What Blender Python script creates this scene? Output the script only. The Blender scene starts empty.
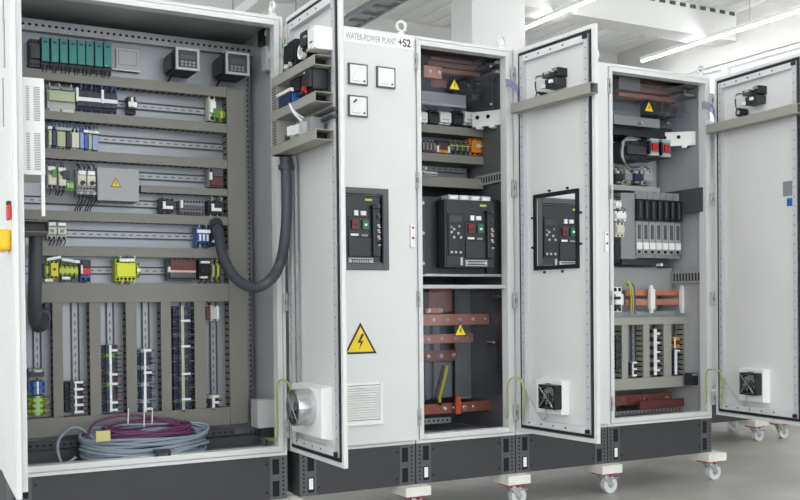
import bpy, bmesh, math, random
from math import sin, cos, pi, radians as rad
from mathutils import Vector as V
random.seed(7)
SC = bpy.context.scene
COL = SC.collection

# ---------------------------------------------------------------- camera
FPX, YAW, PITCH, ROLL, SHY = 984.36, 0.4996, -0.012, -0.0098, 67.4
ZB = 0.365                       # top of the plinths = base of the cabinets
D = 4.2026                       # front plane of the cabinet row
CAMZ = 0.6793 + ZB
fw = V((sin(YAW)*cos(PITCH), cos(YAW)*cos(PITCH), sin(PITCH)))
r0 = V((cos(YAW), -sin(YAW), 0)); u0 = r0.cross(fw)
RR = r0*cos(ROLL) + u0*sin(ROLL); UU = u0*cos(ROLL) - r0*sin(ROLL)
CP = V((0, 0, CAMZ))
cam = bpy.data.cameras.new('camera'); co = bpy.data.objects.new('camera', cam); COL.objects.link(co)
cam.sensor_width = 36; cam.lens = FPX*36/800; cam.shift_y = SHY/800; cam.clip_end = 100
from mathutils import Matrix
m = Matrix((RR, UU, -fw)).transposed().to_4x4(); m.translation = CP; co.matrix_world = m
SC.camera = co

def ray(px, py): return fw*FPX + RR*(px-400) - UU*(py-250-SHY)
def onY(px, py, Y):
    d = ray(px, py); t = Y/d.y; p = CP + d*t; return p.x, p.z
def onX(px, py, X):
    d = ray(px, py); t = X/d.x; p = CP + d*t; return p.y, p.z
def rect(r, Y):
    x0, y0, x1, y1 = r; cy = (y0+y1)/2; cx = (x0+x1)/2
    return onY(x0, cy, Y)[0], onY(x1, cy, Y)[0], onY(cx, y1, Y)[1], onY(cx, y0, Y)[1]

# ---------------------------------------------------------------- materials
MATS = {}
def lin(h):
    c = [int(h[i:i+2], 16)/255 for i in (0, 2, 4)]
    return [x/12.92 if x <= .04045 else ((x+.055)/1.055)**2.4 for x in c] + [1]
def mat(name, col, rough=.5, metal=0., noise=0., nscale=20., bump=0., coat=0., emit=0.):
    M = bpy.data.materials.new(name); M.use_nodes = True; nt = M.node_tree
    b = nt.nodes['Principled BSDF']; c = lin(col)
    b.inputs['Base Color'].default_value = c; b.inputs['Roughness'].default_value = rough; b.inputs['Metallic'].default_value = metal
    if coat: b.inputs['Coat Weight'].default_value = coat
    if emit:
        b.inputs['Emission Color'].default_value = c; b.inputs['Emission Strength'].default_value = emit
    if noise or bump:
        tc = nt.nodes.new('ShaderNodeTexCoord'); n = nt.nodes.new('ShaderNodeTexNoise')
        n.inputs['Scale'].default_value = nscale; n.inputs['Detail'].default_value = 6
        nt.links.new(tc.outputs['Object'], n.inputs['Vector'])
        if noise:
            r = nt.nodes.new('ShaderNodeValToRGB')
            r.color_ramp.elements[0].position = .3; r.color_ramp.elements[1].position = .7
            r.color_ramp.elements[0].color = [max(0, x*(1-noise)) for x in c[:3]]+[1]
            r.color_ramp.elements[1].color = [min(1, x*(1+noise)) for x in c[:3]]+[1]
            nt.links.new(n.outputs['Fac'], r.inputs['Fac']); nt.links.new(r.outputs['Color'], b.inputs['Base Color'])
        if bump:
            bp = nt.nodes.new('ShaderNodeBump'); bp.inputs['Strength'].default_value = bump; bp.inputs['Distance'].default_value = .002
            nt.links.new(n.outputs['Fac'], bp.inputs['Height']); nt.links.new(bp.outputs['Normal'], b.inputs['Normal'])
    MATS[name] = M; return M
mat('paint', 'dcdcda', .42, noise=.02, nscale=3)
mat('paint_in', 'd6d7d9', .38, noise=.03, nscale=2)
mat('frame_paint', 'd9dad8', .38)
mat('plate', '94979b', .4, .5, noise=.08, nscale=4)
mat('roofzinc', 'b4b8b8', .4, .3, noise=.12, nscale=3)
mat('zinc', 'a9abad', .38, .7, noise=.08, nscale=25)
mat('rail', '9fa1a3', .4, .4)
mat('raillip_shade', '4a4d50', .5, .5)  # rail lips coloured darker than the rail, standing in for their shadow lines
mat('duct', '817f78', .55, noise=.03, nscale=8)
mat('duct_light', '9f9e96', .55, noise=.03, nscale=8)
mat('plinth', '37373a', .5, noise=.05, nscale=6)
mat('hole', '0b0b0d', .8)
mat('gasket', '1e2024', .6)
mat('black', '17181b', .4)
mat('dark', '2a2c30', .45)
mat('cb1', '26282c', .38)
mat('cb2', '1b1c1f', .38)
mat('char', '3b3d41', .5)
mat('grey', '8b8d8e', .45)
mat('lgrey', 'b9bbbb', .45)
mat('white', 'efefec', .4)
mat('cream', 'd8d6c4', .45)
mat('pgreen', 'b3bd98', .45)
mat('lime', '9fd089', .5)
mat('teal', '2a827c', .4)
mat('blue', '2d62b0', .4)
mat('navy', '232c55', .45)
mat('lblue', '93a6cc', .45)
mat('yellow', 'dccb22', .4)
mat('yterm', 'c9cf4a', .5)
mat('wallin', 'b7babc', .4, .2)
mat('safety', 'dbe021', .4)
mat('green', '5f8a3c', .5)
mat('grn_btn', '1c6b45', .4)
mat('redbtn', '74262c', .45)
mat('red', 'c2242b', .4)
mat('maroon', '633434', .5)
mat('orange', 'dd8a22', .4)
mat('pink', 'e5b3ac', .5)
mat('copper', 'd08a6e', .4, .4, noise=.12, nscale=14)
mat('copper_dk', '96594a', .5, .4, noise=.15, nscale=14)
mat('steel', 'cfd1d3', .25, .9)
mat('wood', 'e8e5dc', .6, noise=.08, nscale=9)
mat('rubber', 'd5d7d6', .5)
mat('hose', '44474e', .5)
mat('cgrey', '8a94a1', .45)
mat('cviolet', '6c3a61', .45)
mat('textg', '8e9093', .6)
mat('textd', '2c2d30', .6)
mat('sticker', 'efcc08', .45)
mat('yhandle', 'f2bf0a', .4)
mat('lgrey2', 'a3a5a5', .45)
mat('greenplate', '7c8a80', .5)
mat('orangebar', 'c2502c', .45)
mat('tealcap', '9cc2ba', .4)
mat('tapey', 'c9c583', .6)
mat('tube', 'ffffff', .5, emit=20)
mat('bezel', '4f5256', .42)
mat('cladding', 'c6c6c2', .6, noise=.02, nscale=1)
def plexi():
    M = bpy.data.materials.new('plexi'); M.use_nodes = True; nt = M.node_tree; nt.nodes.remove(nt.nodes['Principled BSDF'])
    o = nt.nodes['Material Output']; t = nt.nodes.new('ShaderNodeBsdfTransparent'); g = nt.nodes.new('ShaderNodeBsdfGlossy'); mx = nt.nodes.new('ShaderNodeMixShader')
    t.inputs[0].default_value = (.86, .87, .89, 1); g.inputs[0].default_value = (.9, .9, .95, 1); g.inputs['Roughness'].default_value = .12
    fr = nt.nodes.new('ShaderNodeFresnel'); fr.inputs[0].default_value = 1.28
    nt.links.new(fr.outputs[0], mx.inputs[0]); nt.links.new(t.outputs[0], mx.inputs[1]); nt.links.new(g.outputs[0], mx.inputs[2]); nt.links.new(mx.outputs[0], o.inputs[0])
    MATS['plexi'] = M
plexi()

# ---------------------------------------------------------------- mesh builder
class Fr:                                     # a local frame: u along, n normal, z up
    def __init__(s, o, e, n): s.o, s.e, s.n = V(o), V(e).normalized(), V(n).normalized()
    def p(s, u, n, z): return s.o + s.e*u + s.n*n + V((0, 0, z))
    def inv(s, px, py, n=0.):                 # (u, z) where a line of sight meets the plane n
        d = ray(px, py); q = s.o + s.n*n; t = (q-CP).dot(s.n)/d.dot(s.n); h = CP + d*t - s.o
        return h.dot(s.e), h.z
WORLD = Fr((0, 0, 0), (1, 0, 0), (0, 1, 0))
ORI = {}
class MB:
    def __init__(s, F=WORLD): s.v, s.f, s.m, s.sm, s.F = [], [], [], [], F
    def add(s, vs, fs, m, smooth=False):
        k = len(s.v); s.v += [tuple(x) for x in vs]
        for f in fs: s.f.append([k+i for i in f]); s.m.append(m); s.sm.append(smooth)
        return s
    def box(s, a0, a1, b0, b1, c0, c1, m='paint'):
        if a0 > a1: a0, a1 = a1, a0
        if b0 > b1: b0, b1 = b1, b0
        if c0 > c1: c0, c1 = c1, c0
        P = s.F.p; vs = [P(a, b, c) for c in (c0, c1) for b in (b0, b1) for a in (a0, a1)]
        fs = [(0, 2, 3, 1), (4, 5, 7, 6), (0, 1, 5, 4), (2, 6, 7, 3), (0, 4, 6, 2), (1, 3, 7, 5)]
        return s.add(vs, fs, m)
    def cyl(s, p0, p1, r, m='paint', n=16, r2=None, world=False):
        p0 = V(p0) if world else s.F.p(*p0); p1 = V(p1) if world else s.F.p(*p1); r2 = r if r2 is None else r2
        ax = (p1-p0).normalized(); t = V((0, 0, 1)) if abs(ax.z) < .9 else V((1, 0, 0)); a = ax.cross(t).normalized(); b = ax.cross(a)
        vs = []
        for p, q in ((p0, r), (p1, r2)):
            for i in range(n): vs.append(p + a*q*cos(2*pi*i/n) + b*q*sin(2*pi*i/n))
        s.add(vs, [(i, (i+1) % n, n+(i+1) % n, n+i) for i in range(n)], m, True)
        s.add(vs, [tuple(range(n))[::-1], tuple(range(n, 2*n))], m); return s
    def ring(s, c, ax, r_out, r_in, h, m, n=24):       # annular cylinder, c in frame, ax world
        c = s.F.p(*c); ax = V(ax).normalized(); t = V((0, 0, 1)) if abs(ax.z) < .9 else V((1, 0, 0)); a = ax.cross(t).normalized(); b = ax.cross(a); vs = []
        for q, hh in ((r_out, 0), (r_out, h), (r_in, h), (r_in, 0)):
            for i in range(n): vs.append(c + ax*hh + a*q*cos(2*pi*i/n) + b*q*sin(2*pi*i/n))
        fs = []
        for k in range(4):
            k2 = (k+1) % 4
            fs += [(k*n+i, k*n+(i+1) % n, k2*n+(i+1) % n, k2*n+i) for i in range(n)]
        return s.add(vs, fs, m)
    def tube(s, pts, r, m='black', n=8, world=False, sub=6):
        P = [V(p) if world else s.F.p(*p) for p in pts]
        if len(P) > 2 and sub > 1:
            Q = []
            for i in range(len(P)-1):
                a, b, c, d = P[max(i-1, 0)], P[i], P[i+1], P[min(i+2, len(P)-1)]
                for k in range(sub):
                    t = k/sub
                    Q.append(.5*((2*b)+(c-a)*t+(2*a-5*b+4*c-d)*t*t+(-a+3*b-3*c+d)*t**3))
            Q.append(P[-1]); P = Q
        vs = []; prev = None
        for i, p in enumerate(P):
            ax = (P[min(i+1, len(P)-1)]-P[max(i-1, 0)]).normalized()
            if prev is None: t = V((0, 0, 1)) if abs(ax.z) < .9 else V((1, 0, 0)); a = ax.cross(t).normalized()
            else: a = (prev - ax*prev.dot(ax)).normalized()
            prev = a; b = ax.cross(a)
            rr = r(i/(len(P)-1)) if callable(r) else r
            for k in range(n): vs.append(p + a*rr*cos(2*pi*k/n) + b*rr*sin(2*pi*k/n))
        fs = [(i*n+k, i*n+(k+1) % n, (i+1)*n+(k+1) % n, (i+1)*n+k) for i in range(len(P)-1) for k in range(n)]
        s.add(vs, fs, m, True)
        s.add(vs, [tuple(range(n))[::-1], tuple(range((len(P)-1)*n, len(P)*n))], m); return s
    def prism(s, poly, b0, b1, m):            # poly of (a, c), extruded along n
        n = len(poly); P = s.F.p
        vs = [P(a, b0, c) for a, c in poly] + [P(a, b1, c) for a, c in poly]
        return s.add(vs, [tuple(range(n))[::-1], tuple(range(n, 2*n))] + [(i, (i+1) % n, n+(i+1) % n, n+i) for i in range(n)], m)
    def bars(s, a0, a1, c0, c1, w, b0, b1, m):   # rectangular ring in the a-c plane
        s.box(a0, a0+w, b0, b1, c0, c1, m); s.box(a1-w, a1, b0, b1, c0, c1, m)
        s.box(a0+w, a1-w, b0, b1, c0, c0+w, m); s.box(a0+w, a1-w, b0, b1, c1-w, c1, m); return s
    def plate(s, a0, a1, c0, c1, b0, b1, m, hole=None):
        if not hole: return s.box(a0, a1, b0, b1, c0, c1, m)
        h0, h1, k0, k1 = hole
        s.box(a0, h0, b0, b1, c0, c1, m); s.box(h1, a1, b0, b1, c0, c1, m)
        s.box(h0, h1, b0, b1, c0, k0, m); s.box(h0, h1, b0, b1, k1, c1, m); return s
    def build(s, name, parent=None, bevel=0., label=None):
        me = bpy.data.meshes.new(name); o0 = ORI.get(parent.name, V((0, 0, 0))) if parent else V((0, 0, 0))
        if not parent:                       # the origin of a one-mesh thing sits at its base
            xs = [v[0] for v in s.v]; ys = [v[1] for v in s.v]; zs = [v[2] for v in s.v]
            o0 = V(((min(xs)+max(xs))/2, (min(ys)+max(ys))/2, min(zs)))
        me.from_pydata([tuple(V(v)-o0) for v in s.v], [], s.f)
        names = list(dict.fromkeys(s.m))
        for n in names: me.materials.append(MATS[n])
        me.polygons.foreach_set('material_index', [names.index(x) for x in s.m])
        me.polygons.foreach_set('use_smooth', s.sm)
        bm = bmesh.new(); bm.from_mesh(me); bmesh.ops.recalc_face_normals(bm, faces=bm.faces); bm.to_mesh(me); bm.free()
        o = bpy.data.objects.new(name, me); COL.objects.link(o)
        if parent: o.parent = parent
        else: o.location = o0
        ORI[o.name] = o0
        if bevel:
            b = o.modifiers.new('bevel', 'BEVEL'); b.width = bevel; b.segments = 2; b.limit_method = 'ANGLE'
        if label: o['label'] = label
        return o
def tag(o, label, cat, group=None):
    o['label'] = label; o['category'] = cat
    if group: o['group'] = group
    return o
def thing(name, label, cat, loc, group=None):
    o = bpy.data.objects.new(name, None); COL.objects.link(o); o.location = loc; o.empty_display_size = .05
    ORI[o.name] = V(loc); return tag(o, label, cat, group)
def struct(o): o['kind'] = 'structure'; return o
def text_into(mb, s, F, u, z, n, h, m, width=None, flip=1, bold=0):
    cu = bpy.data.curves.new('t', 'FONT'); cu.body = s; cu.size = h; cu.extrude = 0; cu.offset = bold
    ob = bpy.data.objects.new('t', cu); COL.objects.link(ob)
    dg = bpy.context.evaluated_depsgraph_get(); me = bpy.data.meshes.new_from_object(ob.evaluated_get(dg))
    xs = [v.co.x for v in me.vertices]; k = (width/(max(xs)-min(xs))) if width else 1
    mb.add([F.p(u + flip*(v.co.x-min(xs))*k, n, z + v.co.y) for v in me.vertices], [tuple(p.vertices) for p in me.polygons], m)
    bpy.data.objects.remove(ob); bpy.data.curves.remove(cu); bpy.data.meshes.remove(me)

def warning(F, uc, z0, w, n, s, parent, name='warning_sticker', fl=1):
    """yellow triangle with a black border and lightning bolt; fl = direction of u as seen"""
    h = w*.87; mb = MB(F); g = .0009*s
    mb.prism([(uc-w/2, z0), (uc+w/2, z0), (uc, z0+h)], n, n+g, 'black')
    k = .80; c = z0+h/3
    mb.prism([(uc-w/2*k, c-h/3*k), (uc+w/2*k, c-h/3*k), (uc, c+h*2/3*k)], n+g, n+2*g, 'sticker')
    q = w/10*fl
    mb.prism([(uc+.4*q, c+3.1*h/10), (uc-1.0*q, c+.1*h/10), (uc-.0*q, c+.3*h/10), (uc-.5*q, c-2.0*h/10), (uc+.9*q, c+.9*h/10), (uc+0*q, c+.7*h/10), (uc+1.1*q, c+3.0*h/10)], n+2*g, n+3*g, 'black')
    return mb.build(name, parent)

# ---------------------------------------------------------------- the hall
def concrete():
    M = bpy.data.materials.new('concrete'); M.use_nodes = True; nt = M.node_tree; b = nt.nodes['Principled BSDF']
    tc = nt.nodes.new('ShaderNodeTexCoord'); n = nt.nodes.new('ShaderNodeTexNoise'); n.inputs['Scale'].default_value = 1.3; n.inputs['Detail'].default_value = 8; n.inputs['Roughness'].default_value = .6
    r = nt.nodes.new('ShaderNodeValToRGB'); r.color_ramp.elements[0].position = .3; r.color_ramp.elements[1].position = .72
    r.color_ramp.elements[0].color = lin('9a9892'); r.color_ramp.elements[1].color = lin('bab8b2')
    nt.links.new(tc.outputs['Object'], n.inputs['Vector']); nt.links.new(n.outputs['Fac'], r.inputs['Fac']); nt.links.new(r.outputs['Color'], b.inputs['Base Color'])
    b.inputs['Roughness'].default_value = .38; MATS['concrete'] = M
concrete()
mat('wallp', 'c2c2bf', .7, noise=.02, nscale=1)
mat('wallbright', 'ececea', .6)
mat('wallback', 'e2e2df', .7, noise=.02, nscale=1)
mat('ceil', 'ededea', .7, noise=.02, nscale=1)
mat('daylight', 'f6f9ff', .5, emit=.12)
HC = 5.0
struct(MB().box(-8, 10.5, -6, 12, -.1, 0, 'concrete').build('floor'))
cb = MB().box(-8, 10.5, -6, 12, HC, HC+.1, 'ceil')
for i in range(60):                                       # trapezoidal sheet ribs running along the hall
    x = -4.9+i*.26
    cb.box(x, x+.13, -6, 12, HC-.015, HC, 'ceil')
struct(cb.build('ceiling'))
struct(MB().box(-8, 10.6, 12, 12.15, 0, HC, 'wallback').build('wall_back'))
Y0w, Y1w = 6.6, 11.3
wr = MB(Fr((10.5, 0, 0), (0, 1, 0), (1, 0, 0)))
wr.plate(-6, 12, 0, HC, 0, .15, 'wallp', (5.2, 11.4, 2.9, 4.35)); struct(wr.build('wall_right'))
wf = MB(Fr((10.5, 0, 0), (0, 1, 0), (1, 0, 0)))
for k in range(4):
    a = 5.2+k*1.55; wf.bars(a, a+1.55, 2.9, 4.35, .06, .03, .1, 'frame_paint'); wf.box(a, a+1.55, .04, .09, 3.9, 3.95, 'frame_paint')
wo = struct(wf.build('window_1')); MB(Fr((10.5, 0, 0), (0, 1, 0), (1, 0, 0))).box(5.2, 11.4, .11, .13, 2.9, 4.35, 'daylight').build('pane', wo)
bm_ = MB().box(6.9, 10.5, 9.6, 9.95, 4.6, HC, 'wallback')
for k in range(20): bm_.box(6.95+k*.18, 7.04+k*.18, 9.585, 9.6, HC-.06, HC-.016, 'bezel')
struct(bm_.build('trim_1'))
xa = onY(472, 20, 9.5)[0]; xb = onY(525, 20, 9.5)[0]
struct(MB().box(xa, xb, 9.5, 9.95, 0, HC, 'wallbright').build('trim_2'))
# lamp rows hung from the ceiling, running away from the camera
def lamp(x, y0, y1, z, label):
    t = thing('fluorescent_lamp', label, 'ceiling lamp', (x, (y0+y1)/2, z), 'rows of fluorescent lamps under the hall ceiling')
    MB().box(x-.022, x+.022, y0, y1, z+.018, z+.07, 'white').build('lamp_body', t, .004)
    MB().cyl((x, y0+.02, z), (x, y1-.02, z), .0095, 'tube', 12).build('lamp_tube', t)
    k = 0
    while y0+.6+k*2.4 < y1: MB().cyl((x, y0+.6+k*2.4, z+.07), (x, y0+.6+k*2.4, HC), .005, 'zinc', 6).build('suspension_rod', t); k += 1
lamp(7.45, 3.5, 10.6, 4.55, 'lit fluorescent lamp line above the middle open door, left of the two')
lamp(9.98, 3.5, 10.9, 4.55, 'lit fluorescent lamp line at upper right, passing over the far right door')
for x in (4.9, 2.35, -.2, -2.75, -5.3):
    lamp(x, -5, 5.0, 4.55, 'fluorescent lamp row overhead, nearer than the cabinets')
# cable ladder and two white trays under the ceiling behind the cabinets
lt = thing('cable_ladder', 'grey steel cable ladder under the ceiling above the closed white door with meters', 'cable ladder', (5.0, 9, 4.3))
for s in (-.13, .13): MB().box(5.02+s-.012, 5.02+s+.012, 6.2, 11.9, 4.3, 4.36, 'zinc').build('side_rail', lt)
for k in range(19): MB().box(4.9, 5.14, 6.3+k*.3, 6.34+k*.3, 4.31, 4.34, 'zinc').build('rung', lt)
MB().box(4.9, 5.14, 6.3, 11.8, 4.345, 4.352, 'lgrey').build('tray_cover', lt)
for k in range(3): MB().cyl((5.02, 7+k*2, 4.36), (5.02, 7+k*2, HC), .008, 'zinc', 6).build('suspension_rod', lt)
for x, la in ((4.62, 'white metal wiring channel running beside the grey cable ladder'), (3.83, 'white metal wiring channel under the ceiling above the wide open cabinet')):
    t = thing('wiring_channel', la, 'wiring channel', (x, 9, 4.3)); MB().box(x-.09, x+.09, 6.2, 11.95, 4.3, 4.42, 'white').build('channel_body', t)
    for k in range(3): MB().cyl((x, 7+k*2, 4.42), (x, 7+k*2, HC), .008, 'zinc', 6).build('suspension_rod', t)

# ---------------------------------------------------------------- cabinets
HT = 2.0
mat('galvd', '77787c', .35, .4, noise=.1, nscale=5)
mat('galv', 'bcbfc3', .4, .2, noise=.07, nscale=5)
def caster(root, x, y):
    t = MB(); t.box(x-.07, x+.07, y-.07, y+.09, .118, .1645, 'wood'); t.build('wooden_block', root, .002)
    f = MB(); f.box(x-.05, x+.05, y-.05, y+.05, .108, .118, 'red'); f.cyl((x, y, .09), (x, y, .108), .028, 'steel')
    for s in (-1, 1):
        f.prism([(x-.03, .1), (x+.03, .1), (x+.045, .04), (x+.025, .04)], y+s*.022-.002, y+s*.022+.002, 'steel')
    f.box(x-.03, x+.03, y-.024, y+.024, .094, .1, 'steel'); f.box(x+.02, x+.085, y-.02, y+.02, .075, .082, 'zinc')
    c = f.build('caster', root)
    w = MB(); w.cyl((x+.033, y-.016, .046), (x+.033, y+.016, .046), .046, 'rubber', 24); w.cyl((x+.033, y-.02, .046), (x+.033, y+.02, .046), .018, 'zinc', 12)
    w.build('wheel', c)
def post(X, side, pl, w=.085, Y=None):
    """perforated corner post of a plinth; side +1: post at the right end of its cabinet"""
    Y = D if Y is None else Y
    b = MB(); z0, z1 = .165, ZB
    b.box(X, X+side*w, Y+.004, Y+.09, z0, z1, 'zpost')
    a = X+side*(.012 if side < 0 else .012)
    for k in range(9): z = z0+.018+k*.02; b.box(X+side*.016, X+side*.024, Y+.002, Y+.004, z, z+.009, 'hole')
    for k in range(2):
        b.box(X+side*.04, X+side*.072, Y+.002, Y+.004, z0+.015+k*.1, z0+.085+k*.1, 'hole')
    b.build('corner_post', pl)
    if side > 0: MB().box(X+side*.045, X+side*.066, Y+.0005, Y+.002, z0+.03, z0+.08, 'white').build('white_sticker', pl)
mat('zpost', '57595b', .45, .3)
def eye(root, x, y, ax):
    b = MB(); b.cyl((x, y, ZB+HT), (x, y, ZB+HT+.02), .018, 'paint'); b.cyl((x, y, ZB+HT+.018), (x, y, ZB+HT+.03), .012, 'paint')
    c = V((x, y, ZB+HT+.05)); v = V(ax); b.ring(tuple(c-v*.006), v, .03, .017, .012, 'paint'); b.build('lifting_eye', root, .002)
def cabinet(label, X0, X1, dep=.6, closed=False, eyeax=(0, 1, 0), cast=(1, 1), DY=None, inner='paint_in', back='paint_in', g=.003, roof='roofzinc'):
    Y = D if DY is None else DY; Z0, Z1 = ZB, ZB+HT; x0, x1 = X0+g, X1-g
    t = thing('electrical_cabinet', label, 'cabinet', ((X0+X1)/2, Y+dep/2, 0))
    f = MB(); f.bars(x0, x1, Z0, Z1, .015, Y, Y+.03, 'frame_paint'); f.bars(x0+.004, x1-.004, Z0+.004, Z1-.004, .036, Y+.008, Y+.034, 'frame_paint')
    f.bars(x0+.019, x1-.019, Z0+.019, Z1-.019, .024, Y-.006, Y+.05, 'frame_paint')
    f.build('front_frame', t, .0015)
    MB().box(x0, x0+.004, Y+.034, Y+dep, Z0, Z1, 'paint').box(x0+.004, x0+.006, Y+.05, Y+dep-.01, Z0+.01, Z1-.01, inner).build('side_panel', t)
    MB().box(x1-.004, x1, Y+.034, Y+dep, Z0, Z1, 'paint').box(x1-.006, x1-.004, Y+.05, Y+dep-.01, Z0+.01, Z1-.01, inner).build('side_panel', t)
    MB().box(x0, x1, Y+.034, Y+dep, Z1-.003, Z1, 'paint').box(x0+.006, x1-.006, Y+.05, Y+dep-.006, Z1-.006, Z1-.003, roof).build('roof_panel', t)
    MB().box(x0+.004, x1-.004, Y+dep-.006, Y+dep, Z0, Z1-.003, back).build('back_panel', t)
    MB().box(x0+.006, x1-.006, Y+.05, Y+dep-.006, Z0, Z0+.006, 'zinc').build('floor_plate', t)
    pl = MB().box(x0+.085, x1-.085, Y+.006, Y+.014, .165, ZB, 'plinth').box(x0, x1, Y+dep-.01, Y+dep, .165, ZB, 'plinth')
    for s in (x0, x1-.008): pl.box(s, s+.008, Y+.09, Y+dep-.01, .168, ZB-.002, 'plinth')
    for x in (x0+.1, x1-.1):
        for z in (.2, .33): pl.cyl((x, Y+.003, z), (x, Y+.006, z), .005, 'hole', 8)
    p = pl.build('plinth', t)
    post(x0, 1, p, Y=Y); post(x1, -1, p, Y=Y)
    eye(t, X1-.035, Y+.045, eyeax); eye(t, X1-.04, Y+dep-.05, eyeax); eye(t, X0+.04, Y+dep-.05, eyeax)
    xs = ([X0+.075] if cast[0] else []) + ([X1-.02] if cast[1] else [])
    for x in xs:
        for y in ((Y+.01, Y+dep-.1) if DY else (Y+.01,)): caster(t, x, y)
    return t
X0, X1, X2, X3, X4, XL = 1.702, 2.3751, 2.973, 3.5897, 4.3825, .502
c1 = cabinet('wide open control cabinet full of wiring ducts and terminal rails, at the left', XL, X0, .6, eyeax=(1, 0, 0), cast=(1, 1), inner='wallin')
c2 = cabinet('closed white switchgear cabinet with three meters and lettering on its door', X0+.055, X1, .6, cast=(0, 1))
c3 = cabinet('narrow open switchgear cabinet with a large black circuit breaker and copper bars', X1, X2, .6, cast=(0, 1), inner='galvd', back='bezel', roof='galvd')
c4 = cabinet('closed white switchgear cabinet behind the open door with the black framed cutout', X2, X3, .6, cast=(0, 1))
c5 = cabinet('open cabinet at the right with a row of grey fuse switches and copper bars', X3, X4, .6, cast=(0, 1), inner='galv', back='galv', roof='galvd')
c6 = cabinet('far cabinet standing beyond the right end of the row, only base and casters showing', 5.2, 6.16, .6, DY=5.2, cast=(0, 1))
caster(c6, 5.87, 5.21)

# ---------------------------------------------------------------- doors
ZD0, ZD1 = ZB+.022, ZB+1.988
def hinge(F, z, parent, nm='hinge', n=-.002, u=.0):
    b = MB(F); b.box(u-.011, u+.011, n, n+.014, z-.04, z+.04, 'lgrey'); b.cyl((u, n+.016, z-.038), (u, n+.016, z+.038), .006, 'lgrey2', 8)
    b.box(u-.006, u+.006, n+.016, n+.02, z-.012, z+.012, 'hole'); return b.build(nm, parent)
def door(cab, F, w, hole=None, label=None, strip=True):
    """opened door: u from the hinge, n towards its inner side"""
    b = MB(F); b.plate(0, w, ZD0, ZD1, -.02, -.016, 'paint', hole)
    b.bars(0, w, ZD0, ZD1, .02, -.016, .0, 'paint')
    d = b.build('door', cab, 0 if hole else .002, label)
    g = MB(F).bars(.024, w-.024, ZD0+.024, ZD1-.024, .011, -.016, .004, 'gasket'); g.build('gasket', d, .002)
    i0, i1, k0, k1 = .04, w-.04, ZD0+.04, ZD1-.04
    for a0, a1 in ((i0, i0+.026), (i1-.026, i1)):
        r = MB(F).box(a0, a1, -.016, .008, k0, k1, 'stiff')
        for k in range(int((k1-k0)/.05)):
            z = k0+.02+k*.05; r.box((a0+a1)/2-.003, (a0+a1)/2+.003, .008, .0085, z, z+.006, 'char')
        r.build('stiffening_rail', d)
    for c0, c1 in ((k0, k0+.032), (k1-.032, k1)):
        r = MB(F).box(i0+.026, i1-.026, -.016, .008, c0, c1, 'paint_in')
        for k in range(int((i1-i0-.06)/.09)):
            u = i0+.05+k*.09; r.box(u, u+.01, .008, .0085, (c0+c1)/2-.004, (c0+c1)/2+.004, 'hole')
        r.build('stiffening_rail', d)
    for x in (i1-.013,):
        for c in (k0+.012, k1-.012): MB(F).box(x-.014, x+.013, .008, .016, c-.009, c+.009, 'black').build('corner_clip', d)
    return d
mat('stiff', 'c2c3c6', .45)
def dframe(X, a, Y=None): return Fr((X, D-.028 if Y is None else Y, 0), (sin(a), -cos(a), 0), (-cos(a), -sin(a), 0))
A1, A3, A5 = -.0097, .0741, -.0733
F1, F3, F5 = dframe(X0, A1), dframe(X2-.002, A3), dframe(X4, A5)
w5 = F5.inv(800, 250)[0]+.024
def uz(F, r, n):                               # pixel box -> u0,u1,z0,z1 on plane n of a door
    x0, y0, x1, y1 = r; a = F.inv(x0, (y0+y1)/2, n)[0]; b = F.inv(x1, (y0+y1)/2, n)[0]
    return min(a, b), max(a, b), F.inv((x0+x1)/2, y1, n)[1], F.inv((x0+x1)/2, y0, n)[1]
h3 = uz(F3, (537, 195, 577, 266), -.016)
d1 = door(c1, F1, .582, label='right-hand door swung open, its inside carrying three ducts'); d3 = door(c3, F3, .574, h3, 'open door with a black framed rectangular cutout'); d5 = door(c5, F5, w5, label='open door cut off by the right edge')
FL = Fr((XL, D-.012, 0), (-.045, -1, 0), (1, -.045, 0))
dl = door(c1, FL, .585, label='left-hand door opened towards the camera, seen from outside')
for F, dd, X in ((F1, d1, X0), (F3, d3, X2), (F5, d5, X4)):
    for z in (ZB+.12, ZB+.7, ZB+1.28, ZB+1.86): hinge(Fr((X-.011, D-.012, 0), (1, 0, 0), (0, -1, 0)), z, dd, n=0)
# black frame and screws round the cutout
u0, u1, z0, z1 = h3
b = MB(F3).bars(u0-.018, u1+.018, z0-.016, z1+.016, .02, -.016, -.006, 'black')
for (u, z) in ((u0+.1, z1+.026), (u1-.06, z1+.026), (u0-.03, z0+.1), (u0-.03, z1-.1), (u1+.03, z0+.1), (u1+.03, z1-.1), (u0+.06, z0-.028), (u1-.1, z0-.028)):
    b.cyl((u, -.016, z), (u, -.006, z), .006, 'black', 8)
b.build('cutout_frame', d3)

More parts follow.
